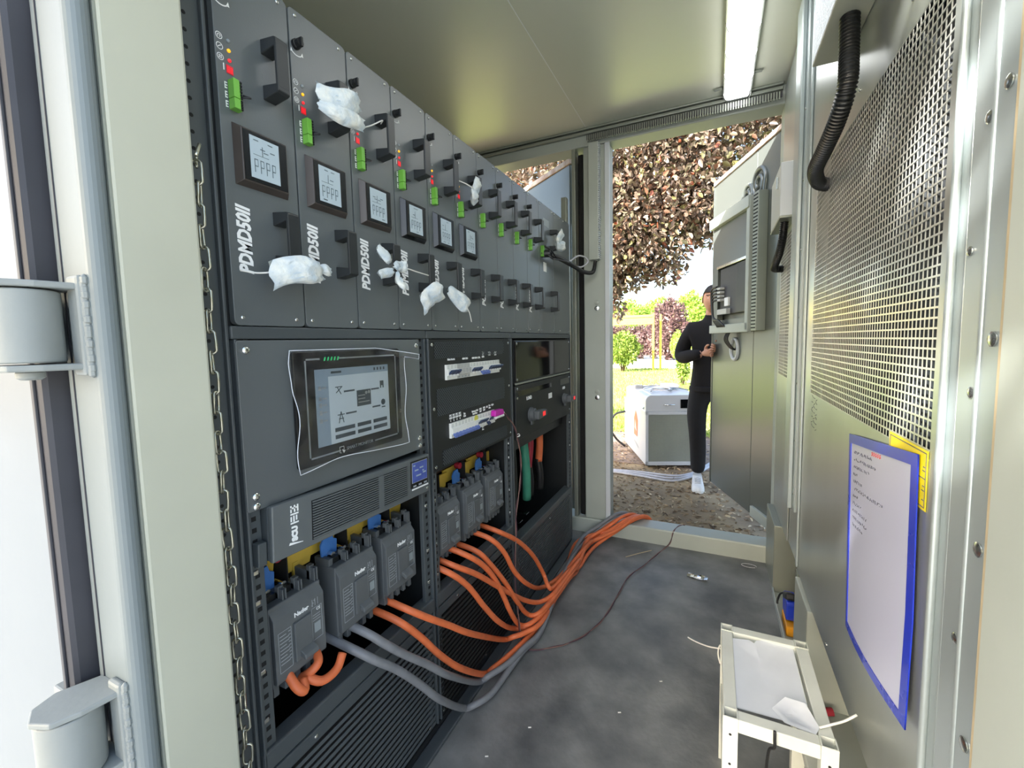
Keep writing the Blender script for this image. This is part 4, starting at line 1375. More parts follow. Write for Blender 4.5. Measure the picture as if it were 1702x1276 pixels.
# ------------------------------------------------------------------ heavy cables on the floor
CAB = {
'A':[(-0.765, 0.857, 0.484), (-0.732, 0.907, 0.415), (-0.716, 0.973, 0.32), (-0.702, 1.057, 0.221), (-0.77, 1.266, 0.03), (-0.722, 1.306, 0.03), (-0.693, 1.402, 0.03), (-0.672, 1.499, 0.03), (-0.654, 1.621, 0.03)],
'B':[(-0.765, 0.895, 0.495), (-0.732, 0.942, 0.45), (-0.716, 1.026, 0.377), (-0.702, 1.127, 0.288), (-0.772, 1.419, 0.06), (-0.707, 1.451, 0.06), (-0.671, 1.497, 0.06), (-0.638, 1.58, 0.06)],
'C':[(-0.765, 0.71, 0.501), (-0.736, 0.741, 0.464), (-0.722, 0.8, 0.4), (-0.71, 0.871, 0.309), (-0.699, 0.943, 0.211), (-0.756, 1.12, 0.02), (-0.71, 1.148, 0.02), (-0.68, 1.212, 0.02), (-0.671, 1.323, 0.02), (-0.662, 1.44, 0.02), (-0.639, 1.58, 0.02)],
'D':[(-0.765, 0.748, 0.52), (-0.736, 0.775, 0.483), (-0.722, 0.83, 0.42), (-0.71, 0.905, 0.342), (-0.699, 0.993, 0.246), (-0.766, 1.22, 0.035), (-0.715, 1.265, 0.035), (-0.68, 1.343, 0.035), (-0.657, 1.448, 0.035), (-0.634, 1.569, 0.035)],
'E':[(-0.765, 1.101, 0.495), (-0.732, 1.164, 0.422), (-0.716, 1.245, 0.304), (-0.702, 1.325, 0.202), (-0.732, 1.495, 0.06), (-0.682, 1.529, 0.06), (-0.66, 1.614, 0.06), (-0.641, 1.753, 0.06), (-0.631, 1.947, 0.06)],
'F':[(-0.765, 1.141, 0.496), (-0.736, 1.228, 0.429), (-0.722, 1.336, 0.335), (-0.71, 1.455, 0.233), (-0.699, 1.574, 0.14), (-0.678, 1.661, 0.09), (-0.644, 1.734, 0.09), (-0.634, 1.888, 0.09), (-0.624, 2.068, 0.09)],
'G':[(-0.765, 1.201, 0.508), (-0.736, 1.273, 0.44), (-0.722, 1.337, 0.355), (-0.71, 1.381, 0.266), (-0.699, 1.411, 0.192), (-0.714, 1.516, 0.07), (-0.673, 1.533, 0.07), (-0.648, 1.634, 0.07), (-0.641, 1.844, 0.07)],
'H':[(-0.765, 1.28, 0.482), (-0.732, 1.327, 0.414), (-0.716, 1.413, 0.299), (-0.702, 1.476, 0.196), (-0.702, 1.577, 0.08), (-0.66, 1.595, 0.08), (-0.639, 1.719, 0.08), (-0.627, 1.934, 0.08)],
'I':[(-0.765, 1.38, 0.486), (-0.732, 1.434, 0.413), (-0.716, 1.49, 0.31), (-0.702, 1.583, 0.21), (-0.73, 1.792, 0.07), (-0.685, 1.876, 0.07), (-0.66, 2.038, 0.07), (-0.636, 2.314, 0.07)],
'J':[(-0.765, 1.463, 0.476), (-0.736, 1.581, 0.389), (-0.722, 1.707, 0.267), (-0.71, 1.791, 0.145), (-0.673, 1.758, 0.11), (-0.66, 1.791, 0.09), (-0.638, 1.97, 0.09)],
}
ends = {'C': (-.555, .1), 'D': (-.545, .12), 'G': (-.530, .125), 'E': (-.516, .12), 'F': (-.502, .13), 'A': (-.488, .12), 'H': (-.474, .13), 'B': (-.460, .12), 'J': (-.446, .13), 'I': (-.432, .12)}
cl = {'A': 'orange power cable drooping lowest out of the near rack', 'B': 'orange power cable leaving the near rack just above the lowest one',
      'C': 'outer grey power cable reaching furthest onto the floor', 'D': 'inner grey power cable running just above the outer one',
      'E': 'orange cable from the left breaker of the middle rack, lower one', 'F': 'orange cable from the left breaker of the middle rack, upper one',
      'G': 'orange cable from the centre breaker of the middle rack, lower one', 'H': 'orange cable from the centre breaker of the middle rack, upper one',
      'I': 'orange cable from the right breaker of the middle rack, making a wide low loop', 'J': 'orange cable arching highest from the right end of the middle rack'}
for n_, (k, P) in enumerate(CAB.items()):
    ex, ez = ends[k]
    pts = [(P[0][0] - .10, P[0][1] - .015, P[0][2] + .025)]
    for i, p in enumerate(P):
        x = p[0]
        if i > 0 and p[2] < .2:
            x = max(x, -.742)
        pts.append((x, p[1], max(p[2], .012)))
    ly = pts[-1][1]
    lx, lz = pts[-1][0], pts[-1][2]
    wob = .012 * math.sin(n_ * 2.1)
    for f in (.33, .66):
        yy = ly + (2.40 - ly) * f
        xx = lx + (-.735 + .11 * (n_ / 9) - lx) * f + wob * (1 - f)
        if yy - ly > .08:
            pts.append((xx, yy, .012 + .018 * (n_ % 4)))
    xm = -.73 + .013 * n_
    pts += [(xm, 2.42, .02 + .012 * (n_ % 3)), (ex - .075, 2.535, .070 + .008 * (n_ % 3)), (ex, 2.615, .112 + .010 * (n_ % 3)), (ex + .05, 2.70, .112 + .006 * (n_ % 3)), (ex + .08, 2.75, .085), (ex + .09, 2.765, .02), (ex + .10, 2.78, -.06), (ex + .105, 2.785, -.092)]
    single(MB().tube(smooth_path(pts, 6), .0098 if k not in 'CD' else .0105, 12), 'power_cable', 'grey_cable' if k in 'CD' else 'orange_cable', cl[k], 'cable',
           (P[4][0], P[4][1], 0), 'heavy cables out of the racks', smooth=True)
# ------------------------------------------------------------------ white drying-agent sachets hung on the handles
def pillow(mb, c, u, v, lu, lv, th, seed, pinch=0.0):
    """lens shaped paper pouch; u,v in-plane axes, pinch narrows the -u end"""
    R = random.Random(seed)
    c, u, v = Vector(c), Vector(u).normalized(), Vector(v).normalized()
    n = u.cross(v)
    NU_, NV_ = 10, 7
    jit = [[R.uniform(-1, 1) for _ in range(NU_ + 1)] for _ in range(NV_ + 1)]
    for side in (1, -1):
        vs = []
        for j in range(NV_ + 1):
            for i in range(NU_ + 1):
                a, b = i / NU_ * 2 - 1, j / NV_ * 2 - 1
                wv = lv * (1 - pinch * max(0, -a) ** 1.5) * (1 - .45 * max(0, abs(a) - .35) ** 1.3) * (1 + .10 * jit[j][0] + .08 * math.sin(a * 4 + seed))
                h = th * max(0, (1 - a ** 4)) ** .7 * max(0, (1 - b ** 4)) ** .7 * (1 + .25 * math.sin(a * 7 + b * 4 + seed))
                edge = abs(a) > .99 or abs(b) > .99
                off = n * (side * h + (0 if edge else jit[j][i] * th * .22)) + n * .004 * math.sin(a * 3 + seed)
                vs.append(c + u * (a * lu * (1 + .06 * math.sin(b * 5 + seed))) + v * (b * wv + lv * .22 * math.sin(a * 2.2 + seed * .7)) + off)
        w = NU_ + 1
        mb.add(vs, [(j * w + i, j * w + i + 1, (j + 1) * w + i + 1, (j + 1) * w + i) for j in range(NV_) for i in range(NU_)])
    return mb
def sachet(label, lobes, string, base):
    t = thing('sachet', label, 'sachet', base, 'white drying sachets hung on the modules')
    for k, (c, ang, lu, lv, th, pinch) in enumerate(lobes):
        u = (0.15, math.cos(math.radians(ang)), math.sin(math.radians(ang)))
        uv = Vector(u).normalized()
        v = Vector((0.1, -math.sin(math.radians(ang)), math.cos(math.radians(ang))))
        v = v - uv * v.dot(uv)
        o = pillow(MB(), c, uv, v, lu, lv, th, k + int(base[1] * 100), pinch).build('pouch', 'sachet_paper', t, smooth=True)
        # faint printing
        mb = MB()
        v.normalize()
        nrm = uv.cross(v)
        if nrm.x < 0:
            nrm = -nrm
        for q in range(2):
            p0 = Vector(c) + uv * (-lu * .35) + v * (lv * (-.25 + .35 * q)) + nrm * (th * 1.02)
            mb.bar(p0, p0 + uv * lu * .5, .0018, .0004, up=nrm)
        mb.build('print', 'machine_glass', o)
    if string:
        MB().tube(smooth_path(string, 5), .0016, 6).build('string', 'string_white', t, smooth=True)
xs = XF + .055
sachet('folded pair of white sachets on the upper handle of the second module',
       [((xs, .700, 1.742), 14, .052, .024, .010, -.3), ((xs, .706, 1.712), -4, .055, .019, .010, .25)],
       [(xs - .005, .752, 1.706), (xs - .012, .80, 1.735), (XF + .040, .842, 1.765), (XF + .02, .86, 1.77)], (xs, .70, 1.69))
sachet('single full white sachet on the lower handle of the nearest module',
       [((xs, .574, 1.368), 16, .052, .025, .014, -.35), ((xs, .635, 1.382), 0, .018, .010, .006, .6)],
       [(XF + .015, .489, 1.365), (XF + .03, .51, 1.362), (XF + .045, .535, 1.366), (xs, .55, 1.372)], (xs, .575, 1.33))
sachet('four-cornered split sachet tied around the lower handle of the third module',
       [((xs - .004, .818, 1.443), 148, .028, .014, .007, .5), ((xs - .004, .820, 1.403), 205, .028, .012, .007, .5), ((xs - .002, .868, 1.425), 12, .022, .014, .007, .5), ((xs, .866, 1.388), -62, .024, .010, .007, .4)],
       [(xs - .004, .846, 1.420), (xs - .006, .90, 1.424), (xs - .01, .95, 1.422), (XF + .035, 1.019, 1.422)], (xs, .84, 1.37))
sachet('plump white sachet, left of the two hanging under the fifth module',
       [((xs, .998, 1.360), 26, .046, .030, .012, -.3)], [(xs, 1.035, 1.372), (xs - .01, 1.05, 1.39), (XF + .04, 1.07, 1.40)], (xs, 1.0, 1.32))
sachet('drooping white sachet, right of the two hanging under the fifth module, with tail string',
       [((xs, 1.136, 1.366), -22, .050, .028, .012, .3)], [(xs, 1.180, 1.345), (xs, 1.198, 1.325), (xs - .004, 1.215, 1.298)], (xs, 1.135, 1.33))
sachet('upright folded sachet on the upper handle of the sixth module',
       [((xs, 1.262, 1.735), 75, .032, .020, .009, .2), ((xs - .004, 1.255, 1.705), 100, .026, .018, .009, .2)],
       [(xs, 1.245, 1.728), (xs - .01, 1.215, 1.735), (XF + .03, 1.19, 1.74)], (xs, 1.26, 1.68))
sachet('grey rounded sachet on the handle beside the cable connector',
       [((xs - .01, 2.125, 1.755), 60, .042, .030, .012, .2), ((xs - .008, 2.130, 1.715), 10, .036, .026, .016, 0)], None, (xs, 2.12, 1.69))

# corrugated cable from the connector panel to the mullion duct
def corrugated(name, label, path, r, base, mat='black_plastic', ring=.009, group=None):
    sp_ = smooth_path(path, 14)
    # resample evenly
    d = [0]
    for a, b in zip(sp_, sp_[1:]):
        d.append(d[-1] + (b - a).length)
    n = int(d[-1] / (ring / 4))
    pts, rr = [], []
    j = 0
    for i in range(n + 1):
        s = d[-1] * i / n
        while j < len(d) - 2 and d[j + 1] < s:
            j += 1
        f = (s - d[j]) / max(1e-9, d[j + 1] - d[j])
        pts.append(sp_[j].lerp(sp_[j + 1], f))
        rr.append(r * (1 if i % 4 in (0, 1) else .86))
    return single(MB().tube(pts, r, 14, rr=rr), name, mat, label, 'conduit', base, group, smooth='auto')
corrugated('corrugated_cable', 'black corrugated cable bridging from module row to the mullion duct',
           [(XF + .03, 2.02, 1.655), (XF + .05, 2.12, 1.648), (-.71, 2.30, 1.64), (-.69, 2.45, 1.625), (-.662, 2.545, 1.635), (-.648, 2.556, 1.70)], .012, (-.71, 2.3, 1.63), ring=.007)
cn = thing('cable_connector', 'black plug with thin leads on the far module panel', 'connector', (XF, 2.02, 1.65))
MB().cyl((XF, 1.99, 1.655), (XF + .04, 2.0, 1.655), .018, 14).build('plug_body', 'black_plastic', cn, smooth='auto')
for k, pts in enumerate(([(XF + .016, 1.985, 1.69), (XF + .04, 2.02, 1.67), (XF + .05, 2.08, 1.645), (-.71, 2.25, 1.645)],
                         [(XF + .016, 1.983, 1.665), (XF + .05, 1.995, 1.63), (XF + .05, 2.05, 1.635), (-.70, 2.2, 1.642)])):
    MB().tube(smooth_path(pts, 6), .004, 6).build('lead', 'black_cable', cn, smooth=True)
MB().tube(smooth_path([(-.72, 2.25, 1.648), (-.70, 2.36, 1.70), (-.68, 2.44, 1.705), (-.67, 2.46, 1.68), (-.69, 2.40, 1.645), (-.71, 2.30, 1.642)], 8), .0045, 7).build('looped_lead', 'pale_cable', cn, smooth=True)
MB().box(XF, XF + .001, 2.01, 2.05, 1.575, 1.62).build('paper_tag', 'white_print', cn)
single(MB().cyl((-.772, 2.80, 2.02), (-.772, 2.80, 2.38), .022, 16).cyl((-.772, 2.80, 2.20), (-.772, 2.80, 2.212), .0235, 16).cyl((-.772, 2.80, 2.10), (-.772, 2.80, 2.112), .0235, 16),
       'gas_strut', 'touch_side', 'pale blue tube with dark bands beside the top of the mullion', 'strut', (-.772, 2.80, 2.02), smooth='auto')

# ------------------------------------------------------------------ right wall: boxes, conduits, notice, labels
jb = thing('junction_box', 'near junction box wrapped in silvery foil high on the right wall', 'box', (.26, 1.2, 1.945), 'wall boxes')
MB().box(.225, .299, .95, 1.42, 1.945, 2.40).build('box_body', 'foil_tape', jb, bevel=.004)
MB().box(.224, .2995, .945, 1.425, 1.938, 1.946).build('box_base', 'jamb_paint', jb, bevel=.002)
corrugated('conduit', 'thick black corrugated hose below the foil wrapped box', [(.262, 1.24, 1.95), (.262, 1.235, 1.86), (.258, 1.22, 1.78), (.252, 1.27, 1.73), (.246, 1.36, 1.70), (.245, 1.46, 1.685), (.27, 1.56, 1.68), (.297, 1.60, 1.68)], .0195, (.26, 1.24, 1.7), ring=.008, group='black hoses on the right wall')
jb = thing('junction_box', 'far junction box bare metal above the second grille', 'box', (.27, 2.25, 1.72), 'wall boxes')
MB().box(.240, .299, 2.14, 2.46, 1.73, 1.95).build('box_body', 'door_paint', jb, bevel=.004)
MB().box(.239, .2995, 2.135, 2.465, 1.722, 1.732).build('box_base', 'steel_grey', jb, bevel=.002)
MB().box(.232, .240, 2.20, 2.215, 1.86, 1.91).build('box_latch', 'chrome', jb, bevel=.002)
corrugated('conduit', 'thinner black hose below the far bare metal box', [(.268, 2.22, 1.73), (.264, 2.24, 1.66), (.258, 2.29, 1.60), (.252, 2.37, 1.565), (.262, 2.47, 1.56), (.297, 2.50, 1.56)], .017, (.26, 2.3, 1.56), ring=.008, group='black hoses on the right wall')
for (y, z) in ((1.22, 1.80), (1.30, 1.745)):
    pass

nt = thing('notice_sheet', 'sheet of handwritten paper in a blue magnetic frame on the right wall', 'notice', (.297, 1.04, .55))
PA, PB, PC, PD = Vector((.2965, 1.241, .997)), Vector((.2965, .868, 1.040)), Vector((.2965, 1.206, .540)), Vector((.2965, .846, .590))
def pp_(s, t, d=0.0):
    p = PA.lerp(PB, s).lerp(PC.lerp(PD, s), t)
    bow = .008 * math.sin(PI * s) * t + .012 * max(0, t - .6) * s
    return (p.x - bow - d, p.y, p.z)
def patch(s0, s1, t0, t1, d, n=10, th=.0012):
    mb = MB()
    vs = []
    for e in (0, th):
        for j in range(n + 1):
            for i in range(n + 1):
                vs.append(pp_(s0 + (s1 - s0) * i / n, t0 + (t1 - t0) * j / n, d + e))
    w, m = n + 1, (n + 1) ** 2
    fs = []
    for b in (0, m):
        fs += [(b + j * w + i, b + j * w + i + 1, b + (j + 1) * w + i + 1, b + (j + 1) * w + i) for j in range(n) for i in range(n)]
    for i in range(n):
        fs += [(i, i + 1, m + i + 1, m + i), (n * w + i, n * w + i + 1, m + n * w + i + 1, m + n * w + i), (i * w, (i + 1) * w, m + (i + 1) * w, m + i * w), (i * w + n, (i + 1) * w + n, m + (i + 1) * w + n, m + i * w + n)]
    return mb.add(vs, fs)
patch(.02, .98, .02, .98, 0).build('paper', 'paper_sheet', nt, smooth='auto')
for (a, b, c, d) in ((0, 1, 0, .045), (0, 1, .965, 1), (0, .038, 0, 1), (.935, 1, 0, 1)):
    patch(a, b, c, d, .0008, th=.002).build('frame_edge', 'blue_frame', nt, smooth='auto')
R = random.Random(5)
for k in range(11):
    t0 = .085 + k * .036
    s1 = (.42, .50, .40, .17, .28, .60, .20, .28, .36, .38, .30)[k]
    mb = MB()
    s = .10
    while s < s1:
        ww = R.uniform(.018, .03)
        if k == 5 and R.random() < .25:
            s += .03
        for q in range(3):
            a0, b0 = s + R.uniform(0, ww), t0 + R.uniform(-.008, .008)
            a1, b1 = s + R.uniform(0, ww), t0 + R.uniform(-.008, .008)
            mb.tube([pp_(a0, b0, .0016), pp_(a1, b1, .0016)], .0007, 4)
        s += ww + .006
    mb.build('handwriting', 'ink', nt)
mb = MB()
for q in range(5):
    s = .42 + q * .03
    mb.tube([pp_(s, .055, .0016), pp_(s + .02, .066, .0016)], .0008, 4).tube([pp_(s + .015, .052, .0016), pp_(s + .003, .07, .0016)], .0008, 4)
mb.build('handwriting', 'red_ink', nt)
yl = thing('warning_label', 'yellow warning label half hidden behind the framed notice', 'label', (.299, .92, .955))
MB().box(.2985, .2995, .846, 1.005, .955, 1.050).build('label_sheet', 'warning_yellow', yl, bevel=.0003)
outl = MB()
for (a, b, c, d) in ((.850, 1.0, .959, .9605), (.850, 1.0, 1.0445, 1.046), (.850, .8515, .959, 1.046), (.9985, 1.0, .959, 1.046)):
    outl.box(.2981, .2986, a, b, c, d)
for q, z in enumerate((1.022, 1.016, .992, .985, .97)):
    outl.box(.2981, .2986, .853, .860 + .002 * (q % 2), z, z + .0015)
outl.box(.2981, .2986, .850, 1.0, 1.004, 1.0055)
outl.build('label_print', 'ink', yl)
sk = MB()
for q in range(7):
    z = .93 + q * .016
    for e in range(3):
        yv = 1.63 + e * .03
        sk.bar((XR - .0005, yv, z), (XR - .0005, yv + .018 + .006 * ((q + e) % 2), z + .006 * ((q + e) % 3 - 1)), .0022, .0004, up=(1, 0, 0))
o = sk.build('pencil_marks', 'ink', wr)

# ------------------------------------------------------------------ stool of square tube with film on top
st = thing('metal_stand', 'low white square-tube stand with plastic film across its top', 'stand', (.135, 1.16, 0))
SX0, SX1, SY0, SY1, SZ, TW = .030, .240, .985, 1.325, .400, .030
def hollow_leg(x, y):
    mb = MB()
    a, b = TW / 2, TW / 2 - .0025
    O = [(x - a, y - a), (x + a, y - a), (x + a, y + a), (x - a, y + a)]
    I = [(x - b, y - b), (x + b, y - b), (x + b, y + b), (x - b, y + b)]
    vs = [(p[0], p[1], 0) for p in O] + [(p[0], p[1], SZ) for p in O] + [(p[0], p[1], SZ) for p in I] + [(p[0], p[1], SZ - .02) for p in I]
    fs = [(0, 1, 2, 3)]
    for i in range(4):
        j = (i + 1) % 4
        fs += [(i, j, 4 + j, 4 + i), (4 + i, 4 + j, 8 + j, 8 + i), (8 + i, 8 + j, 12 + j, 12 + i)]
    fs.append((12, 13, 14, 15))
    mb.add(vs, fs)
    o = mb.build('leg', 'stool_paint', st)
    MB().box(x - b, x + b, y - b, y + b, SZ - .021, SZ - .0195).build('tube_plug', 'tube_inside', o)
    for zz in (.36, .29):
        MB().lathe([(.003, 0), (.003, -.0006)], (x, y - TW / 2 + .0002, zz - .0), 'y', 8).build('bolt_hole', 'void_black', o)
cx0, cx1, cy0, cy1 = SX0 + TW / 2, SX1 - TW / 2, SY0 + TW / 2, SY1 - TW / 2
for x in (cx0, cx1):
    for y in (cy0, cy1):
        hollow_leg(x, y)
for z0, z1 in ((.368, .3985), (.205, .235)):
    for y in (cy0, cy1):
        MB().box(cx0 + TW / 2, cx1 - TW / 2, y - TW / 2 + .001, y + TW / 2 - .001, z0, z1).build('rail', 'stool_paint', st, bevel=.002)
    for x in (cx0, cx1):
        MB().box(x - TW / 2 + .001, x + TW / 2 - .001, cy0 + TW / 2, cy1 - TW / 2, z0, z1).build('rail', 'stool_paint', st, bevel=.002)
# film panels stretched inside the top frame
def film_piece(poly, z, seed, label):
    mb = MB()
    R_ = random.Random(seed)
    n = len(poly)
    cxm = sum(p[0] for p in poly) / n
    cym = sum(p[1] for p in poly) / n
    rings = [1.0, .75, .5, .25]
    vs = []
    for r_ in rings:
        for p in poly:
            vs.append((cxm + (p[0] - cxm) * r_, cym + (p[1] - cym) * r_, z - .012 * (1 - r_) + R_.uniform(-.003, .003)))
    vs.append((cxm, cym, z - .012))
    fs = []
    for k in range(3):
        for i in range(n):
            fs.append((k * n + i, k * n + (i + 1) % n, (k + 1) * n + (i + 1) % n, (k + 1) * n + i))
    for i in range(n):
        fs.append((3 * n + i, 3 * n + (i + 1) % n, 4 * n))
    m2 = [(v[0], v[1], v[2] - .002) for v in vs]
    mb.add(vs, fs)
    mb.add(m2, fs)
    return single(mb, 'plastic_film', 'film_sheet', label, 'plastic film', (cxm, cym, z - .012), 'film pieces on the stand', smooth=True)
film_piece([(.045, 1.275), (.10, 1.285), (.112, 1.278), (.118, 1.29), (.17, 1.315), (.205, 1.30), (.205, 1.10), (.15, 1.03), (.058, 1.03), (.046, 1.12)], .393, 3, 'large milky plastic film stretched across the top of the stand')
film_piece([(.13, 1.05), (.16, 1.09), (.20, 1.095), (.215, 1.03), (.205, 1.012), (.15, 1.02)], .401, 8, 'small crumpled corner of milky film at the near edge of the stand')
single(MB().tube(smooth_path([(.046, 1.30, .32), (.032, 1.29, .352), (.026, 1.30, .340), (.024, 1.31, .31), (.030, 1.315, .28)], 5), .0022, 6), 'zip_tie', 'string_white', 'white cable tie looped on the far left leg of the stand', 'cable tie', (.03, 1.28, .3), smooth=True)
single(MB().tube(smooth_path([(.215, 1.03, .402), (.235, 1.035, .412), (.262, 1.05, .418), (.285, 1.062, .43)], 5), .0025, 6), 'zip_tie', 'string_white', 'white cable tie pointing from the stand to the right wall', 'cable tie', (.21, 1.03, .4), smooth=True)
single(MB().tube(smooth_path([(.128, .982, .403), (.128, .980, .385), (.128, .981, .366), (.12, .99, .35), (.117, 1.0, .30), (.118, 1.0, .26)], 5), .003, 6), 'zip_tie', 'black_cable', 'black cable tie looped over the near rail of the stand', 'cable tie', (.128, .98, .3), smooth=True)

# ------------------------------------------------------------------ small things on the floor and in the tray
def crumple(c, lx, ly, seed, rot):
    R_ = random.Random(seed)
    mb = MB()
    n, m = 6, 4
    vs = []
    for j in range(m + 1):
        for i in range(n + 1):
            a, b = (i / n - .5) * lx, (j / m - .5) * ly
            vs.append((c[0] + a * math.cos(rot) - b * math.sin(rot), c[1] + a * math.sin(rot) + b * math.cos(rot), .003 + R_.uniform(0, .011)))
    w = n + 1
    fs = [(j * w + i, j * w + i + 1, (j + 1) * w + i + 1, (j + 1) * w + i) for j in range(m) for i in range(n)]
    mb.add(vs, fs).add([(v[0], v[1], v[2] - .0015) for v in vs], fs)
    return mb
single(crumple((-.06, 2.30), .095, .035, 4, -.2), 'foil_scrap', 'chrome', 'crumpled shiny foil scrap lying on the dark floor', 'foil', (-.06, 2.30, 0))
single(MB().tube([(-.435, 2.365, .006), (-.37, 2.435, .008), (-.312, 2.499, .006)], .0022, 5), 'straw_stalk', 'straw', 'thin pale straw lying on the floor near the threshold', 'straw', (-.37, 2.43, 0))
single(MB().tube([(.187 + .036 * math.cos(a), 2.52 + .02 * math.sin(a), .008) for a in [i * .4 for i in range(15)]], .0018, 5), 'wire_ring', 'pale_cable', 'small loop of pale wire on the floor by the threshold', 'wire', (.187, 2.52, 0), smooth=True)
single(MB().tube(smooth_path([(.05, 1.783, .006), (-.0, 1.775, .006), (-.05, 1.785, .006), (-.08, 1.800, .006)], 5), .0028, 6), 'zip_tie', 'string_white', 'white cable tie lying on the floor behind the stand', 'cable tie', (0, 1.78, 0), smooth=True)
for k, (x, y) in enumerate(((-.27, 1.33), (-.52, 1.16), (-.36, .95), (-.16, 1.52), (-.60, 1.02))):
    single(MB().bar((x, y, .002), (x + .009, y + .004, .0025), .003, .002), 'paper_scrap', 'string_white', f'{("tiny pale chip at the middle of the floor", "pale chip below the outer grey cable", "tiny pale chip at the lower edge of the floor", "pale speck left of the stand", "small pale chip near the rack base")[k]}', 'scrap', (x, y, 0), 'pale scraps on the floor')
bt = thing('hand_tool', 'blue and black cased tool with strap in the tray under the wall', 'tool', (.31, 2.02, .012))
MB().prism(rrect(-.05, .05, .0, .085, .016, 4), lambda a, b: (.285, 2.03 + a, .06 + b), lambda a, b: (.325, 2.03 + a, .06 + b)).build('tool_case', 'plastic_blue', bt, bevel=.006, segs=3)
MB().bar((.300, 2.07, .125), (.300, 1.985, .165), .035, .03).build('tool_grip', 'black_plastic', bt, bevel=.008)
MB().tube(smooth_path([(.290, 2.07, .135), (.276, 2.08, .120), (.268, 2.09, .085), (.266, 2.085, .07)], 5), .004, 6).build('strap', 'black_cable', bt, smooth=True)
single(MB().prism(rrect(1.95, 2.08, .012, .056, .008, 3), lambda a, b: (.283, a, b), lambda a, b: (.33, a, b)), 'tool_case', 'plastic_orange', 'orange case lying under the blue tool in the tray', 'case', (.30, 2.0, .012), bevel=.004)
single(MB().cyl((.32, 1.56, .03), (.36, 1.57, .035), .012, 12), 'red_roll', 'sleeve_red', 'red rolled item in the dark gap behind the stand', 'roll', (.31, 1.56, .012), smooth='auto')
# ------------------------------------------------------------------ outdoors
GZ = -.10
gr = struct('ground', (0, 4, GZ))
MB().box(-60, 60, -30, 90, GZ - .3, GZ).build('soil_surface', 'soil', gr)
MB().box(-30, 30, 6.2, 20.0, GZ, GZ + .012).build('lawn', 'grass_ground', gr)
MB().box(-60, 60, 20.0, 89, GZ, GZ + .014).build('paved_yard', 'pavement', gr)
MB().box(-14, 14, -16, .8, GZ, GZ + .012).build('bounce_apron', 'bounce_grey', gr)  # unseen ground added to neutralise the bounce light on the right wall
MB().box(-4, 3.2, 4.6, 6.2, GZ, GZ + .008).build('gravel_strip', 'gravel', gr)
# grass blades, uncountable
n = 26000
px_ = NR.uniform(-5.5, 3.5, n)
py_ = 6.1 + (20.0 - 6.1) * NR.uniform(0, 1, n) ** 1.6
pts = np.stack([px_, py_, np.full(n, GZ + .008)], 1)
nr = np.stack([NR.normal(0, .45, n), NR.normal(0, .45, n), np.ones(n)], 1)
g = leaf_cloud('lawn_grass', 'grass_blade', pts, nr, .085, None, (0, 0, 0), wide=.16, fold=.1)
tag(g, 'short sunlit grass of the lawn behind the white machine', 'grass', kind='stuff')
n = 6500
pts = np.stack([NR.uniform(-1.6, 1.2, n), NR.uniform(2.76, 6.4, n), np.full(n, GZ + .006)], 1)
nr = np.stack([NR.normal(0, 1, n), NR.normal(0, 1, n), NR.normal(.05, .12, n)], 1)
g = leaf_cloud('leaf_litter', 'litter', pts, nr, .04, None, (0, 0, 0), wide=.35, fold=.3)
tag(g, 'dry leaf litter and wood chips scattered on bare soil', 'litter', kind='stuff')
TW = ((-.75, 3.55, 'dry twig on the soil near the mullion foot'), (-.30, 3.30, 'dry twig lying mid soil between threshold and sneakers'), (.02, 3.15, 'dry twig on the soil beside the open door foot'))
for k in range(3):
    x, y = TW[k][:2]
    a = RNG.uniform(0, 3.1)
    L_ = RNG.uniform(.05, .16)
    single(MB().tube([(x, y, GZ + .008), (x + L_ * .5 * math.cos(a), y + L_ * .5 * math.sin(a), GZ + .012), (x + L_ * math.cos(a + .2), y + L_ * math.sin(a + .2), GZ + .008)], .004, 6), 'twig', 'bark', TW[k][2], 'twig', (x, y, GZ), 'twigs on the soil')

def ball_pts(n, c, r, squash=(1, 1, 1), shell=.55):
    d = NR.normal(size=(n, 3))
    d /= np.linalg.norm(d, axis=1)[:, None]
    rad = (shell + (1 - shell) * NR.uniform(0, 1, n)) ** .7
    lump = 1 + .12 * np.sin(d[:, 0] * 7 + 1) * np.cos(d[:, 2] * 6) + .08 * np.sin(d[:, 1] * 9)
    p = np.array(c) + d * (rad * lump * r)[:, None] * np.array(squash)
    return p, d + NR.normal(0, .5, (n, 3))

def shrub(name, label, cat, base, r, h, n, mat, leaf, group=None, stem=.12, squash=1.0):
    t = thing(name, label, cat, base, group)
    bx, by, bz = base
    cz = bz + stem + (h - stem) / 2
    p, d = ball_pts(n, (bx, by, cz), 1.0, (r, r * squash, (h - stem) / 2))
    leaf_cloud('foliage', mat, p, d, leaf, t, base, wide=.6)
    mb = MB()
    for q in range(5):
        a = 2 * PI * q / 5
        mb.tube([(bx + .03 * math.cos(a), by + .03 * math.sin(a), bz), (bx + r * .2 * math.cos(a), by + r * .2 * math.sin(a), bz + stem + h * .1), (bx + r * .5 * math.cos(a), by + r * .5 * math.sin(a), cz + h * .1)], .03, 6, rr=[.035 * r + .01, .03 * r + .008, .008])
    mb.build('stems', 'bark', t, smooth=True)
    MB().lathe([(.05 * r, -(h - stem) * .36), (r * .62, -(h - stem) * .26), (r * .74, 0), (r * .60, (h - stem) * .26), (.05 * r, (h - stem) * .36)], (bx, by, cz), 'z', 12).build('inner_twigs', mat, t, smooth=True)
    return t

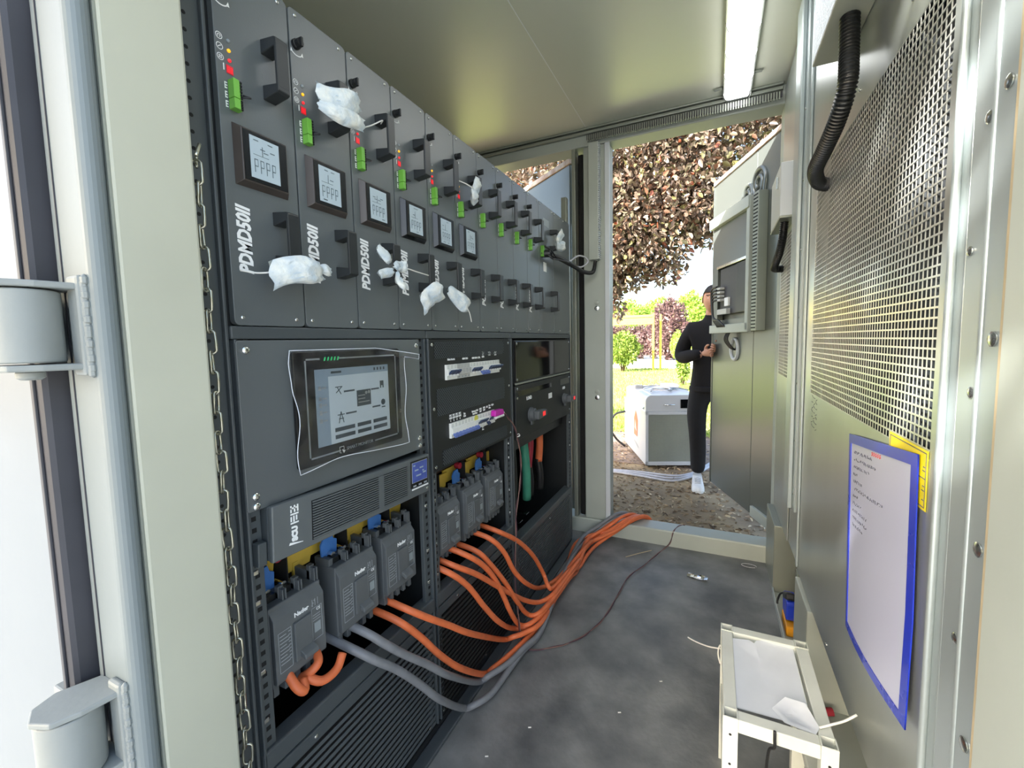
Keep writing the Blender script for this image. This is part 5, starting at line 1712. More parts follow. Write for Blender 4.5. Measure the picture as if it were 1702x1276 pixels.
# --- purple-leaved tree hanging over the doorway
def big_tree(label, base, trunk_h, crowns, nleaf, leaf, mat='leaf_plum', limbs=(), group=None, name='plum_tree'):
    t = thing(name, label, 'tree', base, group)
    b = Vector(base)
    MB().tube(smooth_path([b, b + Vector((.05, .03, trunk_h * .5)), b + Vector((0, .08, trunk_h))], 5), .13, 10, rr=None).build('trunk', 'bark', t, smooth=True)
    mb = MB()
    for (ex, ey, ez) in limbs:
        e = Vector((ex, ey, ez))
        s = b + Vector((0, .08, trunk_h * .95))
        mid = s.lerp(e, .5) + Vector((0, 0, .25))
        sp_ = smooth_path([s, mid, e], 6)
        mb.tube(sp_, .04, 7, rr=[.06 * (1 - i / len(sp_)) + .008 for i in range(len(sp_))])
        for q in range(5):
            f = sp_[int(len(sp_) * (.35 + .12 * q))]
            e2 = f + Vector((RNG.uniform(-.5, .5), RNG.uniform(-.5, .5), RNG.uniform(-.45, .35)))
            mb.tube([f, f.lerp(e2, .5) + Vector((0, 0, .04)), e2], .01, 5, rr=[.014, .009, .004])
    mb.build('branches', 'bark', t, smooth=True)
    tot = sum(c[6] for c in crowns)
    P, D = [], []
    for (cx, cy, cz, rx, ry, rz, w) in crowns:
        n = int(nleaf * w / tot)
        d = NR.normal(size=(n, 3))
        d /= np.linalg.norm(d, axis=1)[:, None]
        rad = NR.uniform(0, 1, n) ** .40
        P.append(np.array([cx, cy, cz]) + d * rad[:, None] * np.array([rx, ry, rz]))
        D.append(d * .6 + NR.normal(0, .7, (n, 3)) + np.array([0, 0, -.35]))
    leaf_cloud('foliage', mat, np.concatenate(P), np.concatenate(D), leaf, t, base, wide=.55, fold=.35)
    return t
big_tree('purple-leaved tree overhanging the far doorway', (-2.6, 6.2, GZ), 2.4,
         [(-1.5, 5.5, 3.45, 1.5, 1.0, 1.2, 3.2), (-.35, 5.4, 3.65, 1.1, .9, 1.0, 2.2), (-.85, 5.3, 2.62, .80, .6, .62, 1.6), (-1.35, 5.4, 2.25, .55, .5, .42, .7),
          (.45, 5.6, 4.0, .9, .9, .9, 1.2), (-2.9, 6.0, 4.3, 1.5, 1.3, 1.3, 1.3), (-.22, 5.3, 2.80, .55, .5, .42, .6), (-1.0, 7.2, 4.6, 2.6, 1.2, 1.9, 2.4), (-1.0, 5.4, 2.02, .38, .3, .18, .14), (-.52, 5.4, 2.06, .22, .25, .20, .08), (-1.22, 5.4, 1.82, .2, .25, .22, .08), (-.05, 5.4, 2.45, .25, .3, .22, .10), (-1.15, 5.5, 1.62, .10, .2, .15, .02)],
         47000, .076, limbs=((-1.4, 5.4, 3.9), (-.4, 5.3, 3.9), (.4, 5.6, 4.2), (-2.9, 6.0, 4.6), (-.8, 5.0, 3.0), (-1.2, 7.4, 5.0)))
# tree behind the viewer whose dappled shade falls on the near doors
big_tree('leafy tree behind the viewer dappling the near door with shade', (-3.6, -5.2, GZ), 2.4,
         [(-2.5, -3.9, 2.85, 1.5, 1.0, .75, 2.4), (-1.7, -3.4, 2.9, .9, .9, .6, .9), (-2.3, -3.9, 4.1, .9, .8, .7, .22), (-3.6, -4.3, 4.2, 1.2, 1.0, 1.0, .42), (-.6, -4.6, 6.0, 1.4, 1.2, .9, 1.2), (-4.9, -4.0, 5.6, 1.4, 1.3, 1.1, 1.1), (-2.65, -2.75, 4.3, .75, .65, 1.2, 1.0)],
         22000, .15, mat='leaf_green', limbs=((-2.6, -3.9, 3.6), (-1.8, -3.5, 3.5), (-3.6, -4.3, 4.2), (-2.4, -4.4, 4.9)), name='shade_tree')

# --- far garden
shrub('round_bush', 'clipped round bush at the left edge of the lawn', 'bush', (-3.42, 17.9, GZ), .66, 1.62, 3400, 'leaf_green', .10, stem=.28)
shrub('purple_shrub', 'tall purple shrub behind the yellow goal frame', 'shrub', (-2.55, 28.0, GZ), 1.12, 3.7, 4200, 'leaf_purple', .18)
shrub('green_shrub', 'small clipped green shrub right of the purple one', 'shrub', (-1.95, 27.0, GZ), .42, 1.75, 1500, 'leaf_bright', .10)
shrub('green_shrub', 'green shrub at the black-clad person\'s elbow', 'shrub', (-.80, 13.0, GZ), .15, .95, 600, 'leaf_green', .08)
for k in range(5):
    shrub('purple_hedge', f'{ORD[k]} clump from the left of the low purple hedge', 'hedge', (-7.4 + k * .95, 29.5 + .2 * (k % 2), GZ), .75, 2.35 - .1 * (k % 2), 1500, 'leaf_purple', .15, 'purple hedge clumps')
for k, (x, y, r, h, m, lb) in enumerate(((-7.2, 40, 1.9, 4.7, 'leaf_bright', 'broad pale green tree behind the purple hedge'), (-4.6, 42, 2.0, 5.0, 'leaf_bright', 'rounded green tree above the purple shrub'),
                                         (-1.9, 39, 1.3, 5.1, 'leaf_bright', 'pointed bright green tree left of the person'), (-.2, 41, 1.4, 4.0, 'leaf_green', 'green tree just behind the person\'s head'),
                                         (-9.8, 44, 2.2, 4.4, 'leaf_green', 'green tree at the left beyond the hedge'), (2.5, 40, 2.0, 5.0, 'leaf_green', 'green tree hidden behind the open door'))):
    shrub('garden_tree', lb, 'tree', (x, y, GZ), r, h, 3200, m, .26, 'far garden trees', stem=.6)

gf = thing('goal_frame', 'yellow metal goal frame standing on the lawn edge', 'goal', (-2.3, 19.1, GZ))
for (x, y, h) in ((-2.36, 19.1, 2.38), (-2.12, 19.6, 2.38), (-5.4, 19.1, 2.38), (-5.2, 19.6, 2.38)):
    MB().box(x - .042, x + .042, y - .042, y + .042, GZ, GZ + h).build('post', 'goal_yellow', gf, bevel=.01)
MB().box(-5.4, -2.36, 19.05, 19.15, 2.16, 2.27).build('crossbar', 'goal_yellow', gf, bevel=.01)
MB().box(-5.4, -2.36, 19.05, 19.15, 1.86, 1.93).build('crossbar', 'goal_yellow', gf, bevel=.01)
MB().box(-5.35, -2.40, 19.085, 19.115, 1.94, 2.15).build('sign_band', 'goal_yellow', gf)

cr = thing('parked_car', 'white parked car beyond the lawn behind the goal frame', 'car', (-5.0, 37.0, GZ))
cx_, cy_ = -5.1, 36.5
prof = [(-2.1, .35), (-2.1, .75), (-1.3, .92), (-.7, 1.42), (.8, 1.42), (1.5, .98), (2.1, .85), (2.15, .35)]
MB().prism(prof, lambda a, b: (cx_ + a, cy_ - .85, GZ + b), lambda a, b: (cx_ + a, cy_ + .85, GZ + b)).build('body', 'car_white', cr, bevel=.08, segs=3)
MB().prism([(-1.15, .95), (-.65, 1.36), (.75, 1.36), (1.3, .98)], lambda a, b: (cx_ + a, cy_ - .87, GZ + b), lambda a, b: (cx_ + a, cy_ - .86, GZ + b)).build('side_window', 'car_glass', cr)
for a in (-1.35, 1.35):
    MB().lathe([(.33, -.1), (.33, .1)], (cx_ + a, cy_ - .80, GZ + .33), 'y', 18).build('wheel', 'black_plastic', cr, smooth='auto')
bd = thing('far_building', 'low building with dark grey roof at the far left', 'building', (-12, 50, GZ))
MB().box(-17, -8.6, 50, 58, GZ, 3.0).build('wall', 'wall_far', bd)
MB().prism([(49.4, 3.0), (58.6, 3.0), (58.6, 3.2), (54, 5.2), (49.4, 3.3)], lambda a, b: (-17.6, a, b), lambda a, b: (-8.0, a, b)).build('roof', 'roof_grey', bd)
for k in range(6):
    f_ = MB().box(-16.4 + k * 1.3, -15.6 + k * 1.3, 49.93, 50.0, .9, 2.3).build('window', 'roof_grey', bd)

# --- white machine on the soil
mc = thing('white_machine', 'white wheeled machine with rounded front and metal mesh panel on the soil', 'machine', (-.62, 4.45, GZ))
mo = Vector((-.625, 4.45, GZ + .045))
ax = Vector((.93, .37, 0)).normalized()
ay = Vector((-ax.y, ax.x, 0))
def mpt(a, b, c):
    p = mo + ax * a + ay * b
    return (p.x, p.y, p.z + c)
MWd, MD, MH = .60, 1.05, .72
def mbox(mb, a0, a1, b0, b1, c0, c1):
    vs = [mpt(a, b, c) for a in (a0, a1) for b in (b0, b1) for c in (c0, c1)]
    return mb.add(vs, [(0, 1, 3, 2), (4, 6, 7, 5), (0, 4, 5, 1), (2, 3, 7, 6), (0, 2, 6, 4), (1, 5, 7, 3)])
mbox(MB(), 0, MWd, 0, MD, 0, MH - .16).build('cabinet', 'machine_white', mc, bevel=.01)
pol = rrect(0, MWd, MH - .17, MH, .06, 5, (1, 1, 0, 0))
MB().prism(pol, lambda a, c: mpt(a, -.012, c), lambda a, c: mpt(a, .05, c)).build('front_cowl', 'machine_white', mc, bevel=.006)
MB().prism([(.05, MH - .165), (MD, MH - .165), (MD, MH - .03), (MD - .10, MH), (.55, MH - .01), (.05, MH - .02)], lambda b, c: mpt(.02, b, c), lambda b, c: mpt(MWd - .02, b, c)).build('top_cover', 'machine_white', mc, bevel=.015)
MB().add([mpt(-.003, .10, MH - .15), mpt(-.003, .62, MH - .15), mpt(.10, .62, MH - .004), mpt(.10, .10, MH - .012)], [(0, 1, 2, 3)]).build('tilted_window', 'machine_glass', mc)
mbox(MB(), -.003, .004, 0, MD, MH - .168, MH - .155).build('edge_trim', 'mcb_white', mc)
mbox(MB(), .03, MWd - .03, -.008, -.002, .04, MH - .20).build('mesh_backing', 'machine_mesh', mc)
mb = MB()
for k in range(44):
    a = .03 + k * (MWd - .06) / 43
    mbox(mb, a - .0035, a + .0035, -.014, -.008, .04, MH - .20)
for k in range(40):
    c = .04 + k * (MH - .24) / 39
    mbox(mb, .03, MWd - .03, -.016, -.011, c - .0035, c + .0035)
o = mb.build('metal_mesh', 'steel_grey', mc, fix=False)
o['kind'] = 'stuff'
for (a0, a1, c0, c1) in ((.0, .03, 0, MH - .17), (MWd - .03, MWd, 0, MH - .17), (.0, MWd, 0, .04), (.0, MWd, MH - .2, MH - .17)):
    mbox(MB(), a0, a1, -.018, .0, c0, c1).build('mesh_frame', 'machine_white', mc, bevel=.003)
mbox(MB(), .345, .485, -.020, -.008, MH - .135, MH - .045).build('display', 'black_gloss', mc, bevel=.004)
MB().tube([mpt(.185, -.012, MH - .10), mpt(.19, -.03, MH - .098), mpt(.285, -.03, MH - .098), mpt(.29, -.012, MH - .10)], .006, 8).build('pull_handle', 'chrome', mc, smooth=True)
MB().add([mpt(-.003, .50, .22), mpt(-.003, .34, .22), mpt(-.003, .32, .40), mpt(-.003, .42, .50), mpt(-.003, .50, .40)], [(0, 1, 2, 3, 4)]).build('emblem', 'logo_orange', mc)
MB().add([mpt(-.004, .47, .30), mpt(-.004, .36, .27), mpt(-.004, .44, .40)], [(0, 1, 2)]).build('emblem_mark', 'machine_white', mc)
MB().add([mpt(-.003, .50, .14), mpt(-.003, .28, .10), mpt(-.003, .28, .12), mpt(-.003, .50, .16)], [(0, 1, 2, 3)]).build('emblem_text', 'grey_print', mc)
mbox(MB(), .04, .14, .66, .72, MH - .03, MH + .035).build('carry_handle', 'grey_cable', mc, bevel=.01)
for a in (.06, MWd - .06):
    for b in (.12, MD - .12):
        MB().tube([mpt(a - .02, b, 0.0), mpt(a + .02, b, 0.0)], .045, 14).build('caster', 'black_plastic', mc, smooth='auto')
for k, (pts, m) in enumerate((([mpt(.12, .25, MH + .008), mpt(.2, .45, MH + .012), mpt(.34, .30, MH + .01), mpt(.42, .55, MH + .012), mpt(.5, .5, MH + .01)], 'grey_cable'),
                              ([mpt(.1, .5, MH + .008), mpt(.25, .62, MH + .02), mpt(.38, .48, MH + .012), mpt(.3, .3, MH + .012), mpt(.16, .36, MH + .01)], 'pale_cable'),
                              ([mpt(.14, .7, MH + .008), mpt(.3, .75, MH + .02), mpt(.46, .66, MH + .012), mpt(.56, .4, MH + .0)], 'grey_cable'))):
    single(MB().tube(smooth_path(pts, 6), .007, 7), 'lead_cable', m, ['grey lead coiled on the left of the white machine', 'pale lead coiled in the middle of the machine top', 'grey lead at the back of the machine top'][k], 'cable', pts[0], 'leads on the machine', smooth=True)
tg = MB()
mbox(tg, .34, .50, .52, .70, MH + .012, MH + .05)
single(tg, 'clear_tray', 'film_sheet', 'small translucent tray on top of the white machine', 'tray', mpt(.42, .6, MH + .012), bevel=.01)
single(MB().tube(smooth_path([mpt(-.01, .95, .40), mpt(-.14, .95, .36), mpt(-.2, .92, .22), mpt(-.14, .9, .08), mpt(-.03, .88, -.02)], 6), .013, 8), 'hose', 'black_cable', 'dark hose looping from the left side of the machine', 'hose', mpt(-.1, .92, 0), smooth=True)
for k in range(3):
    y_ = 4.28 - k * .06
    single(MB().tube(smooth_path([(-1.6, y_ - .10, GZ + .014), (-1.0, y_ - .02 + .03 * k, GZ + .014), (-.65, y_, GZ + .018), (-.35, y_ - .02 * k, GZ + .014), (-.20, y_ + .10, GZ + .02), (-.10, y_ + .35, GZ + .014), (.05, y_ + .8, GZ + .014)], 6), .012, 8),
           'ground_cable', 'pale_cable', ['rear grey cable on the soil before the machine', 'middle grey cable on the soil before the machine', 'front grey cable on the soil before the machine'][k], 'cable', (-.65, y_, GZ), 'grey cables on the soil', smooth=True)

# --- open doors at the back
d2 = struct('door_2', (.0, 3.85, .03))
A2, B2 = Vector((-.012, 3.857)), Vector((.334, 3.004))
dd = (B2 - A2)
dd.normalize()
nn = Vector((-dd.y, dd.x))
if nn.x > 0:
    nn = -nn
def dpt(s, z, d=0.0):
    p = A2 + dd * s + nn * d
    return (p.x, p.y, z)
def dbox(mb, s0, s1, z0, z1, d0, d1):
    vs = [dpt(s, z, d) for s in (s0, s1) for z in (z0, z1) for d in (d0, d1)]
    return mb.add(vs, [(0, 1, 3, 2), (4, 6, 7, 5), (0, 4, 5, 1), (2, 3, 7, 6), (0, 2, 6, 4), (1, 5, 7, 3)])
dbox(MB(), 0, .655, .03, 2.42, -.05, 0).build('leaf_sheet', 'leaf_door_sheet', d2, bevel=.004)
dbox(MB(), .658, 1.02, .03, 2.42, -.05, 0).build('leaf_sheet', 'leaf_door_sheet', d2, bevel=.004)
dbox(MB(), .0, 1.02, 2.42, 2.45, -.06, .012).build('top_edge', 'rust_edge', d2, bevel=.003)
dbox(MB(), -.012, .0, .03, 2.42, -.05, .006).build('edge_trim', 'warning_yellow' if False else 'leaf_door_sheet', d2, bevel=.002)
dbox(MB(), .70, 1.02, .03, .10, .0, .02).build('kick_plate', 'frame_paint', d2, bevel=.003)
# pressed scroll ornaments
for (s, z, r) in ((.42, 2.10, .045), (.54, 2.16, .075), (.69, 2.20, .085)):
    sp_ = []
    for i in range(40):
        a = i * .27
        rr_ = r * (1 - i / 52)
        sp_.append(dpt(s + rr_ * math.cos(a) * 1.0, z + rr_ * math.sin(a) * 1.25, .004))
    tail = [dpt(s - r * .1, z - r * 3.0, .004), dpt(s + r * .55, z - r * 1.8, .004)]
    MB().tube(smooth_path(tail + sp_[:1], 5) + sp_, .014, 8).build('scroll_ornament', 'leaf_door_sheet', d2, smooth=True)
MB().tube([dpt(.40 + .055 * math.cos(a), 1.145 + .075 * math.sin(a), .006) for a in [i * 2 * PI / 20 for i in range(20)]], .012, 8, closed=True).build('grommet', 'door_paint', d2, smooth=True)
MB().prism([(.40 + .05 * math.cos(a), 1.145 + .07 * math.sin(a)) for a in [i * 2 * PI / 20 for i in range(20)]], lambda s, z: dpt(s, z, .001), lambda s, z: dpt(s, z, .004)).build('grommet_plate', 'leaf_door_sheet', d2)
mb = MB()
for k in range(3):
    mb.tube(smooth_path([dpt(.36 + .02 * k, 1.29, .03), dpt(.33 + .025 * k, 1.22, .05), dpt(.37 + .02 * k, 1.16, .03), dpt(.40, 1.14, .003)], 5), .006, 6)
mb.build('lead_cables', 'black_cable', d2, smooth=True)
# shallow equipment cover with a cut-out
cvr = thing('equipment_cover', 'grey metal equipment cover with rectangular cut-out on the open far door', 'cover', dpt(.35, 1.28, .05))
S0, S1, C0, C1, CD = .11, .70, 1.275, 2.075, .050
O = [(S0, C0), (S1, C0), (S1, C1), (S0, C1)]
I = [(.20, 1.36), (.655, 1.36), (.655, 1.745), (.20, 1.745)]
mb = MB()
vs = [dpt(s, z, CD) for s, z in O] + [dpt(s, z, CD) for s, z in I] + [dpt(s, z, .0) for s, z in O] + [dpt(s, z, .01) for s, z in I]
fs = []
for i in range(4):
    j = (i + 1) % 4
    fs += [(i, j, 4 + j, 4 + i), (i, 8 + i, 8 + j, j), (4 + i, 4 + j, 12 + j, 12 + i)]
mb.add(vs, fs)
mb.build('cover_shell', 'leaf_door_sheet', cvr)
dbox(MB(), S0 - .01, S1 + .01, C1 - .02, C1 + .055, CD - .01, CD + .03).build('upper_lip', 'frame_paint', cvr, bevel=.004)
dbox(MB(), S0 - .01, S1 + .01, C0 - .012, C0 + .05, CD - .01, CD + .02).build('lower_lip', 'frame_paint', cvr, bevel=.004)
dbox(MB(), S1 - .03, S1 + .012, C0, C1 + .03, CD - .01, CD + .02).build('side_lip', 'frame_paint', cvr, bevel=.004)
dbox(MB(), .19, .665, 1.745, 1.765, CD - .005, CD + .006).build('opening_edge', 'chrome', cvr, bevel=.002)
mon = thing('monitor', 'dark back of a monitor mounted inside the cover cut-out', 'monitor', dpt(.43, 1.40, .02))
dbox(MB(), .22, .645, 1.40, 1.74, .012, .04).build('back_shell', 'rubber', mon, bevel=.006)
dbox(MB(), .50, .645, 1.40, 1.74, .04, .05).build('side_shell', 'black_plastic', mon, bevel=.006)
dbox(MB(), .235, .40, 1.40, 1.44, .04, .07).build('port_block', 'mcb_grey', mon, bevel=.003)
for k in range(4):
    dbox(MB(), .235, .30, 1.50 + k * .028, 1.518 + k * .028, .04, .075).build('plug', 'mcb_grey', mon, bevel=.003)
dbox(MB(), .33, .39, 1.46, 1.52, .04, .055).build('sticker', 'white_print', mon)
mb = MB()
for k in range(5):
    mb.tube(smooth_path([dpt(.25, 1.51 + .025 * k, .075), dpt(.20 - .008 * k, 1.50 + .02 * k, .085), dpt(.205, 1.42 - .01 * k, .085), dpt(.22 + .02 * k, 1.36, .085), dpt(.26 + .03 * k, 1.31, .07)], 5), .007, 6)
mb.build('monitor_cables', 'black_cable', mon, smooth=True)
# slotted duct and black hose beside the cover
sd = thing('slotted_duct', 'grey slotted wiring duct standing along the right edge of the cover', 'duct', dpt(.76, 1.27, .03))
dbox(MB(), .735, .80, 1.27, 2.13, .0, .06).build('duct_body', 'steel_grey', sd, bevel=.003)
mb = MB()
for k in range(38):
    dbox(mb, .742, .793, 1.285 + k * .0222, 1.293 + k * .0222, .06, .062)
mb.build('duct_slots', 'void_black', sd)
d3 = struct('door_3', (-.9, 2.8, .03))
A3, B3 = Vector((-.875, 2.79)), Vector((-1.62, 3.345))
d3d = (B3 - A3).normalized()
n3 = Vector((-d3d.y, d3d.x))
if n3.y > 0:
    n3 = -n3
def lbox(mb, s0, s1, z0, z1, e0, e1):
    vs = []
    for s in (s0, s1):
        for z in (z0, z1):
            for e in (e0, e1):
                p = A3 + d3d * s + n3 * e
                vs.append((p.x, p.y, z))
    return mb.add(vs, [(0, 1, 3, 2), (4, 6, 7, 5), (0, 4, 5, 1), (2, 3, 7, 6), (0, 2, 6, 4), (1, 5, 7, 3)])
lbox(MB(), 0, .92, .03, 2.38, -.05, 0).build('leaf_sheet', 'leaf_door_sheet', d3, bevel=.004)
lbox(MB(), -.01, .92, 2.38, 2.415, -.055, .01).build('top_edge', 'rust_edge', d3, bevel=.004)
mb = MB()
for k in range(2):
    pts = [(.10 + .05 * k, 2.86, GZ + .015), (.2 + .03 * k, 2.92 - .03 * k, GZ + .02), (.32, 2.95 + .03 * k, GZ + .016), (.5, 2.9, GZ + .016)]
    single(MB().tube(smooth_path(pts, 5), .009, 7), 'red_cable', 'sleeve_red', ('left red cable bunched outside the threshold by the right jamb', 'right red cable bunched outside the threshold by the right jamb')[k], 'cable', pts[0], 'red cables outside the threshold', smooth=True)

# ------------------------------------------------------------------ the person behind the open door
def skinned(verts, edges, radii, root=0, sub=2):
    me = bpy.data.meshes.new('skin_tmp')
    me.from_pydata([tuple(v) for v in verts], edges, [])
    ob = bpy.data.objects.new('skin_tmp', me)
    COL.objects.link(ob)
    md = ob.modifiers.new('skin', 'SKIN')
    md.use_smooth_shade = True
    for i, r in enumerate(radii):
        sv = me.skin_vertices[0].data[i]
        sv.radius = (r, r) if not isinstance(r, tuple) else r
        sv.use_root = (i == root)
    sd_ = ob.modifiers.new('sub', 'SUBSURF')
    sd_.levels = sub
    sd_.render_levels = sub
    dg = bpy.context.evaluated_depsgraph_get()
    out = bpy.data.meshes.new_from_object(ob.evaluated_get(dg))
    bpy.data.objects.remove(ob)
    return out
PB = Vector((-.02, 4.08, GZ))
J = {}
V_, E_, R_ = [], [], []
def jt(name, x, y, z, r, par=None):
    J[name] = len(V_)
    V_.append(Vector((x, y, z)))
    R_.append(r)
    if par:
        E_.append((J[par], J[name]))
# person faces -Y; his right side is at -X
jt('pelvis', 0, .02, .93, (.165, .115))
jt('waist', 0, .01, 1.08, (.155, .105), 'pelvis')
jt('chest', 0, .0, 1.30, (.19, .13), 'waist')
jt('neck0', 0, .01, 1.47, (.075, .07), 'chest')
jt('neck1', 0, -.01, 1.555, .052, 'neck0')
jt('skull', 0, -.02, 1.60, .055, 'neck1')
for s, n_ in ((-1, 'r'), (1, 'l')):
    jt('sh' + n_, s * .165, .01, 1.400, .085, 'chest')
    jt('ua' + n_, s * .225, .02, 1.28, .074, 'sh' + n_)
    jt('el' + n_, s * .255, .0, 1.155, .068, 'ua' + n_)
    jt('fa' + n_, s * .165, -.12, 1.18, .056, 'el' + n_)
    jt('wr' + n_, s * .075, -.20, 1.20, .038, 'fa' + n_)
    jt('hip' + n_, s * .095, .02, .86, .098, 'pelvis')
    sb = 0 if s < 0 else 1
    jt('th' + n_, s * .115, .04 * sb, .68, .090, 'hip' + n_)
    jt('kn' + n_, s * (.105 + .05 * sb), -.01 + .10 * sb, .49, .076, 'th' + n_)
    jt('ca' + n_, s * (.098 + .08 * sb), .02 + .17 * sb, .33, .073, 'kn' + n_)
    jt('an' + n_, s * (.098 + .10 * sb), .03 + .24 * sb, .11, .064, 'ca' + n_)
body = skinned([v for v in V_], E_, R_, 0, 2)
pe = thing('person', 'person in black sweater and trousers with white sneakers behind the open door', 'person', PB)
mats_ = ['skin', 'sweater', 'trousers']
body.materials.clear()
for m in mats_:
    body.materials.append(MATS[m])
for p in body.polygons:
    c = p.center
    mi = 1
    if c.z < .875:
        mi = 2
    if c.z > 1.525:
        mi = 0
    if abs(c.x) < .085 and c.y < -.185 and 1.1 < c.z < 1.3:
        mi = 0
    p.material_index = mi
    p.use_smooth = True
ob_ = bpy.data.objects.new('body', body)
COL.objects.link(ob_)
ob_.parent = pe
ORG[ob_.name] = PB.copy()
# head: shaped sphere with face relief
hm = MB()
NA, NB = 28, 22
hc = Vector((0, -.035, 1.655))
hv = []
for j in range(NB + 1):
    th = PI * j / NB
    for i in range(NA):
        ph = 2 * PI * i / NA
        dx, dy, dz = math.sin(th) * math.sin(ph), -math.sin(th) * math.cos(ph), math.cos(th)
        x, y, z = dx * .076, dy * .097, dz * .118
        if dz < 0:
            x *= 1 - .28 * (-dz) ** 1.5
            y *= 1 - .10 * (-dz)
        f = max(0, -dy)
        # nose, brow, eye sockets, mouth
        nose = math.exp(-((x / .013) ** 2)) * math.exp(-(((z + .018) / .024) ** 2)) * f
        brow = math.exp(-(((z - .028) / .012) ** 2)) * f * (1 if abs(x) < .05 else .3)
        eye = math.exp(-(((abs(x) - .030) / .014) ** 2)) * math.exp(-(((z - .008) / .012) ** 2)) * f
        mouth = math.exp(-((x / .024) ** 2)) * math.exp(-(((z + .058) / .007) ** 2)) * f
        lips = math.exp(-((x / .022) ** 2)) * math.exp(-(((z + .055) / .016) ** 2)) * f
        y -= .024 * nose + .006 * brow - .010 * eye - .003 * mouth + .006 * lips
        hv.append(hc + Vector((x, y, z)) + PB)
hf = []
for j in range(NB):
    for i in range(NA):
        hf.append((j * NA + i, j * NA + (i + 1) % NA, (j + 1) * NA + (i + 1) % NA, (j + 1) * NA + i))
hm.add(hv, hf)
for s in (-1, 1):
    hm.lathe([(.004, -.006), (.020, -.004), (.024, .002), (.016, .006), (.004, .004)], tuple(PB + hc + Vector((s * .078, .008, -.006))), 'x', 12)
hm.build('head', 'skin', pe, smooth=True)
for s in (-1, 1):
    MB().lathe([(.001, -.007), (.006, -.004), (.008, 0), (.006, .004), (.001, .007)], tuple(PB + hc + Vector((s * .030, -.078, .008))), 'y', 10).build('eye', 'mcb_white', pe, smooth=True)
    MB().bar(PB + hc + Vector((s * .018, -.093, .030)), PB + hc + Vector((s * .046, -.082, .030)), .006, .006).build('eyebrow', 'hair', pe)
MB().bar(PB + hc + Vector((-.02, -.092, -.058)), PB + hc + Vector((.02, -.092, -.058)), .004, .006).build('lips', 'sleeve_red', pe)
hm = MB()
hv, hf = [], []
for j in range(12):
    th = PI * .56 * j / 11
    for i in range(NA):
        ph = 2 * PI * i / NA
        dx, dy, dz = math.sin(th) * math.sin(ph), -math.sin(th) * math.cos(ph), math.cos(th)
        lim = 1.0
        x, y, z = dx * .081, dy * .101, dz * .124
        if dy < -.25 and z < .055:
            z = .055
            x *= .97
        hv.append(PB + hc + Vector((x, y, z)))
for j in range(11):
    for i in range(NA):
        hf.append((j * NA + i, j * NA + (i + 1) % NA, (j + 1) * NA + (i + 1) % NA, (j + 1) * NA + i))
hm.add(hv, hf).build('hair', 'hair', pe, smooth=True)
# hands: palm and five bent fingers each
def hand(w, fwd, side, up):
    V, E, Rr = [Vector(w)], [], [.024]
    f, sd2, u = Vector(fwd).normalized(), Vector(side).normalized(), Vector(up).normalized()
    palm = V[0] + f * .055
    V.append(palm)
    E.append((0, 1))
    Rr.append((.030))
    for k, (off, ln) in enumerate(((-.026, .062), (-.009, .072), (.009, .069), (.025, .055))):
        b = palm + sd2 * off + f * .028
        V += [b, b + f * ln * .42 - u * ln * .12, b + f * ln * .62 - u * ln * .48, b + f * ln * .52 - u * ln * .82]
        i0 = len(V) - 4
        E += [(1, i0), (i0, i0 + 1), (i0 + 1, i0 + 2), (i0 + 2, i0 + 3)]
        Rr += [.0100, .0092, .0086, .0078]
    b = palm - f * .02 - sd2 * .03
    V += [b - sd2 * .012, b - sd2 * .034 + f * .03 - u * .01, b - sd2 * .034 + f * .055 - u * .022]
    i0 = len(V) - 3
    E += [(1, i0), (i0, i0 + 1), (i0 + 1, i0 + 2)]
    Rr += [.012, .0105, .009]
    me = skinned(V, E, Rr, 0, 1)
    me.materials.clear()
    me.materials.append(MATS['skin'])
    for p in me.polygons:
        p.use_smooth = True
    o = bpy.data.objects.new('hand', me)
    COL.objects.link(o)
    o.parent = pe
    return o
hand((-.068, -.207, 1.202), (.72, -.62, .12), (.1, .1, -1.0), (.55, .75, .2))
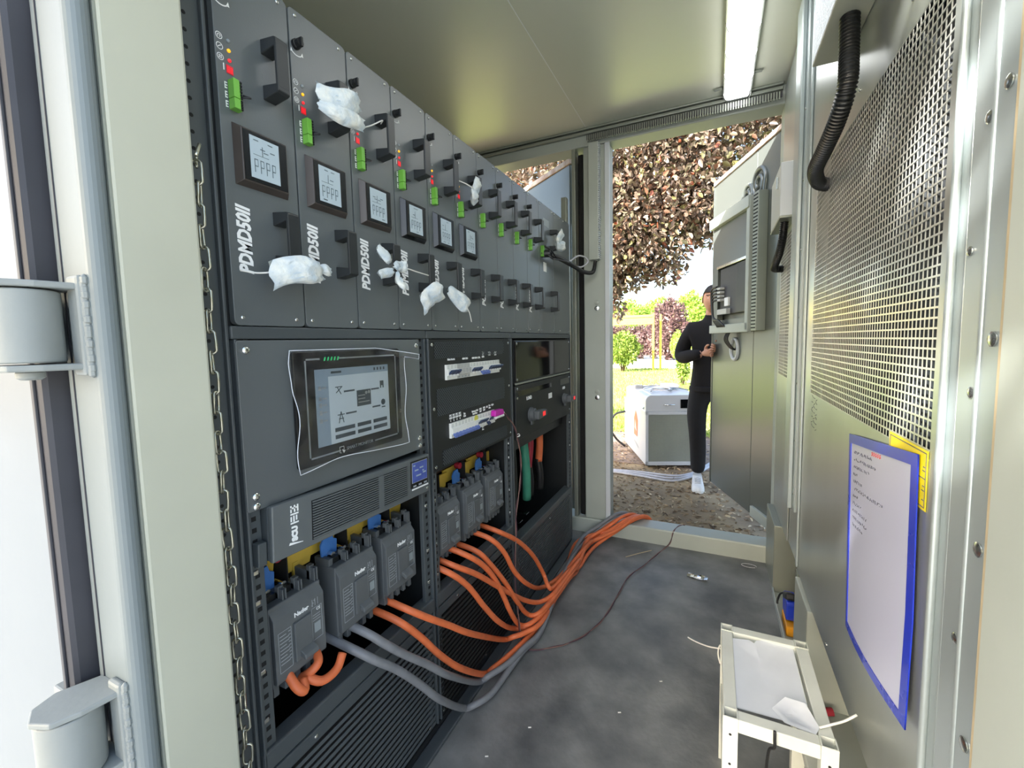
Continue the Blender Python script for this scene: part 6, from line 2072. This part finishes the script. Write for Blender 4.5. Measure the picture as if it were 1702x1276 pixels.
hand((.075, -.215, 1.225), (-.72, -.62, .25), (-.1, .1, -1.0), (-.55, .75, .2))
# sweater hem and sneakers
hem = MB().lathe([(.150, 0), (.160, .010), (.158, .045), (.150, .05)], (0, 0, 0), 'z', 24)
hem.v = [(v[0] * 1.12 + PB.x, v[1] * .80 + PB.y + .015, v[2] + PB.z + .862) for v in hem.v]
hem.build('sweater_hem', 'sweater', pe, smooth='auto')
def sneaker(x, y, rot):
    sole, up_ = [], []
    prof = [(-.085, .034), (-.06, .042), (0, .040), (.08, .050), (.14, .052), (.185, .040), (.205, .018)]
    outl_ = [(a, b) for a, b in prof] + [(a, -b) for a, b in reversed(prof)]
    c, s = math.cos(rot), math.sin(rot)
    def tr_(a, b, z):
        return (PB.x + x + b * c - a * s * -1 * 0 + a * s, PB.y + y - a * c + b * s, PB.z + z)
    so = MB().prism(outl_, lambda a, b: tr_(a, b, .0), lambda a, b: tr_(a * 1.0, b * 1.0, .028)).build('sneaker_sole', 'sneaker', pe, bevel=.006)
    mb = MB()
    lev = [(.026, 1.0, 1.0), (.05, .97, .95), (.075, .86, .85), (.095, .60, .76), (.115, .42, .72)]
    n = len(outl_)
    vs = []
    for z, fa, fb in lev:
        for a, b in outl_:
            aa = -.085 + (a + .085) * fa
            zz = z + (0 if a < .05 else -(a - .05) * .18 * (z / .115))
            vs.append(tr_(aa, b * fb, zz))
    fs = [tuple(range(n))[::-1], tuple(range((len(lev) - 1) * n, len(lev) * n))]
    for k in range(len(lev) - 1):
        for i in range(n):
            fs.append((k * n + i, k * n + (i + 1) % n, (k + 1) * n + (i + 1) % n, (k + 1) * n + i))
    mb.add(vs, fs)
    u = mb.build('sneaker', 'sneaker', pe, bevel=.008, smooth='auto')
    for q in range(4):
        a = .055 + q * .022
        MB().tube([tr_(a, -.026, .088 - q * .008), tr_(a, 0, .098 - q * .009), tr_(a, .026, .088 - q * .008)], .004, 6).build('lace', 'sneaker_grey', u, smooth=True)
sneaker(-.100, .01, .08)
sneaker(.20, .26, -.12)
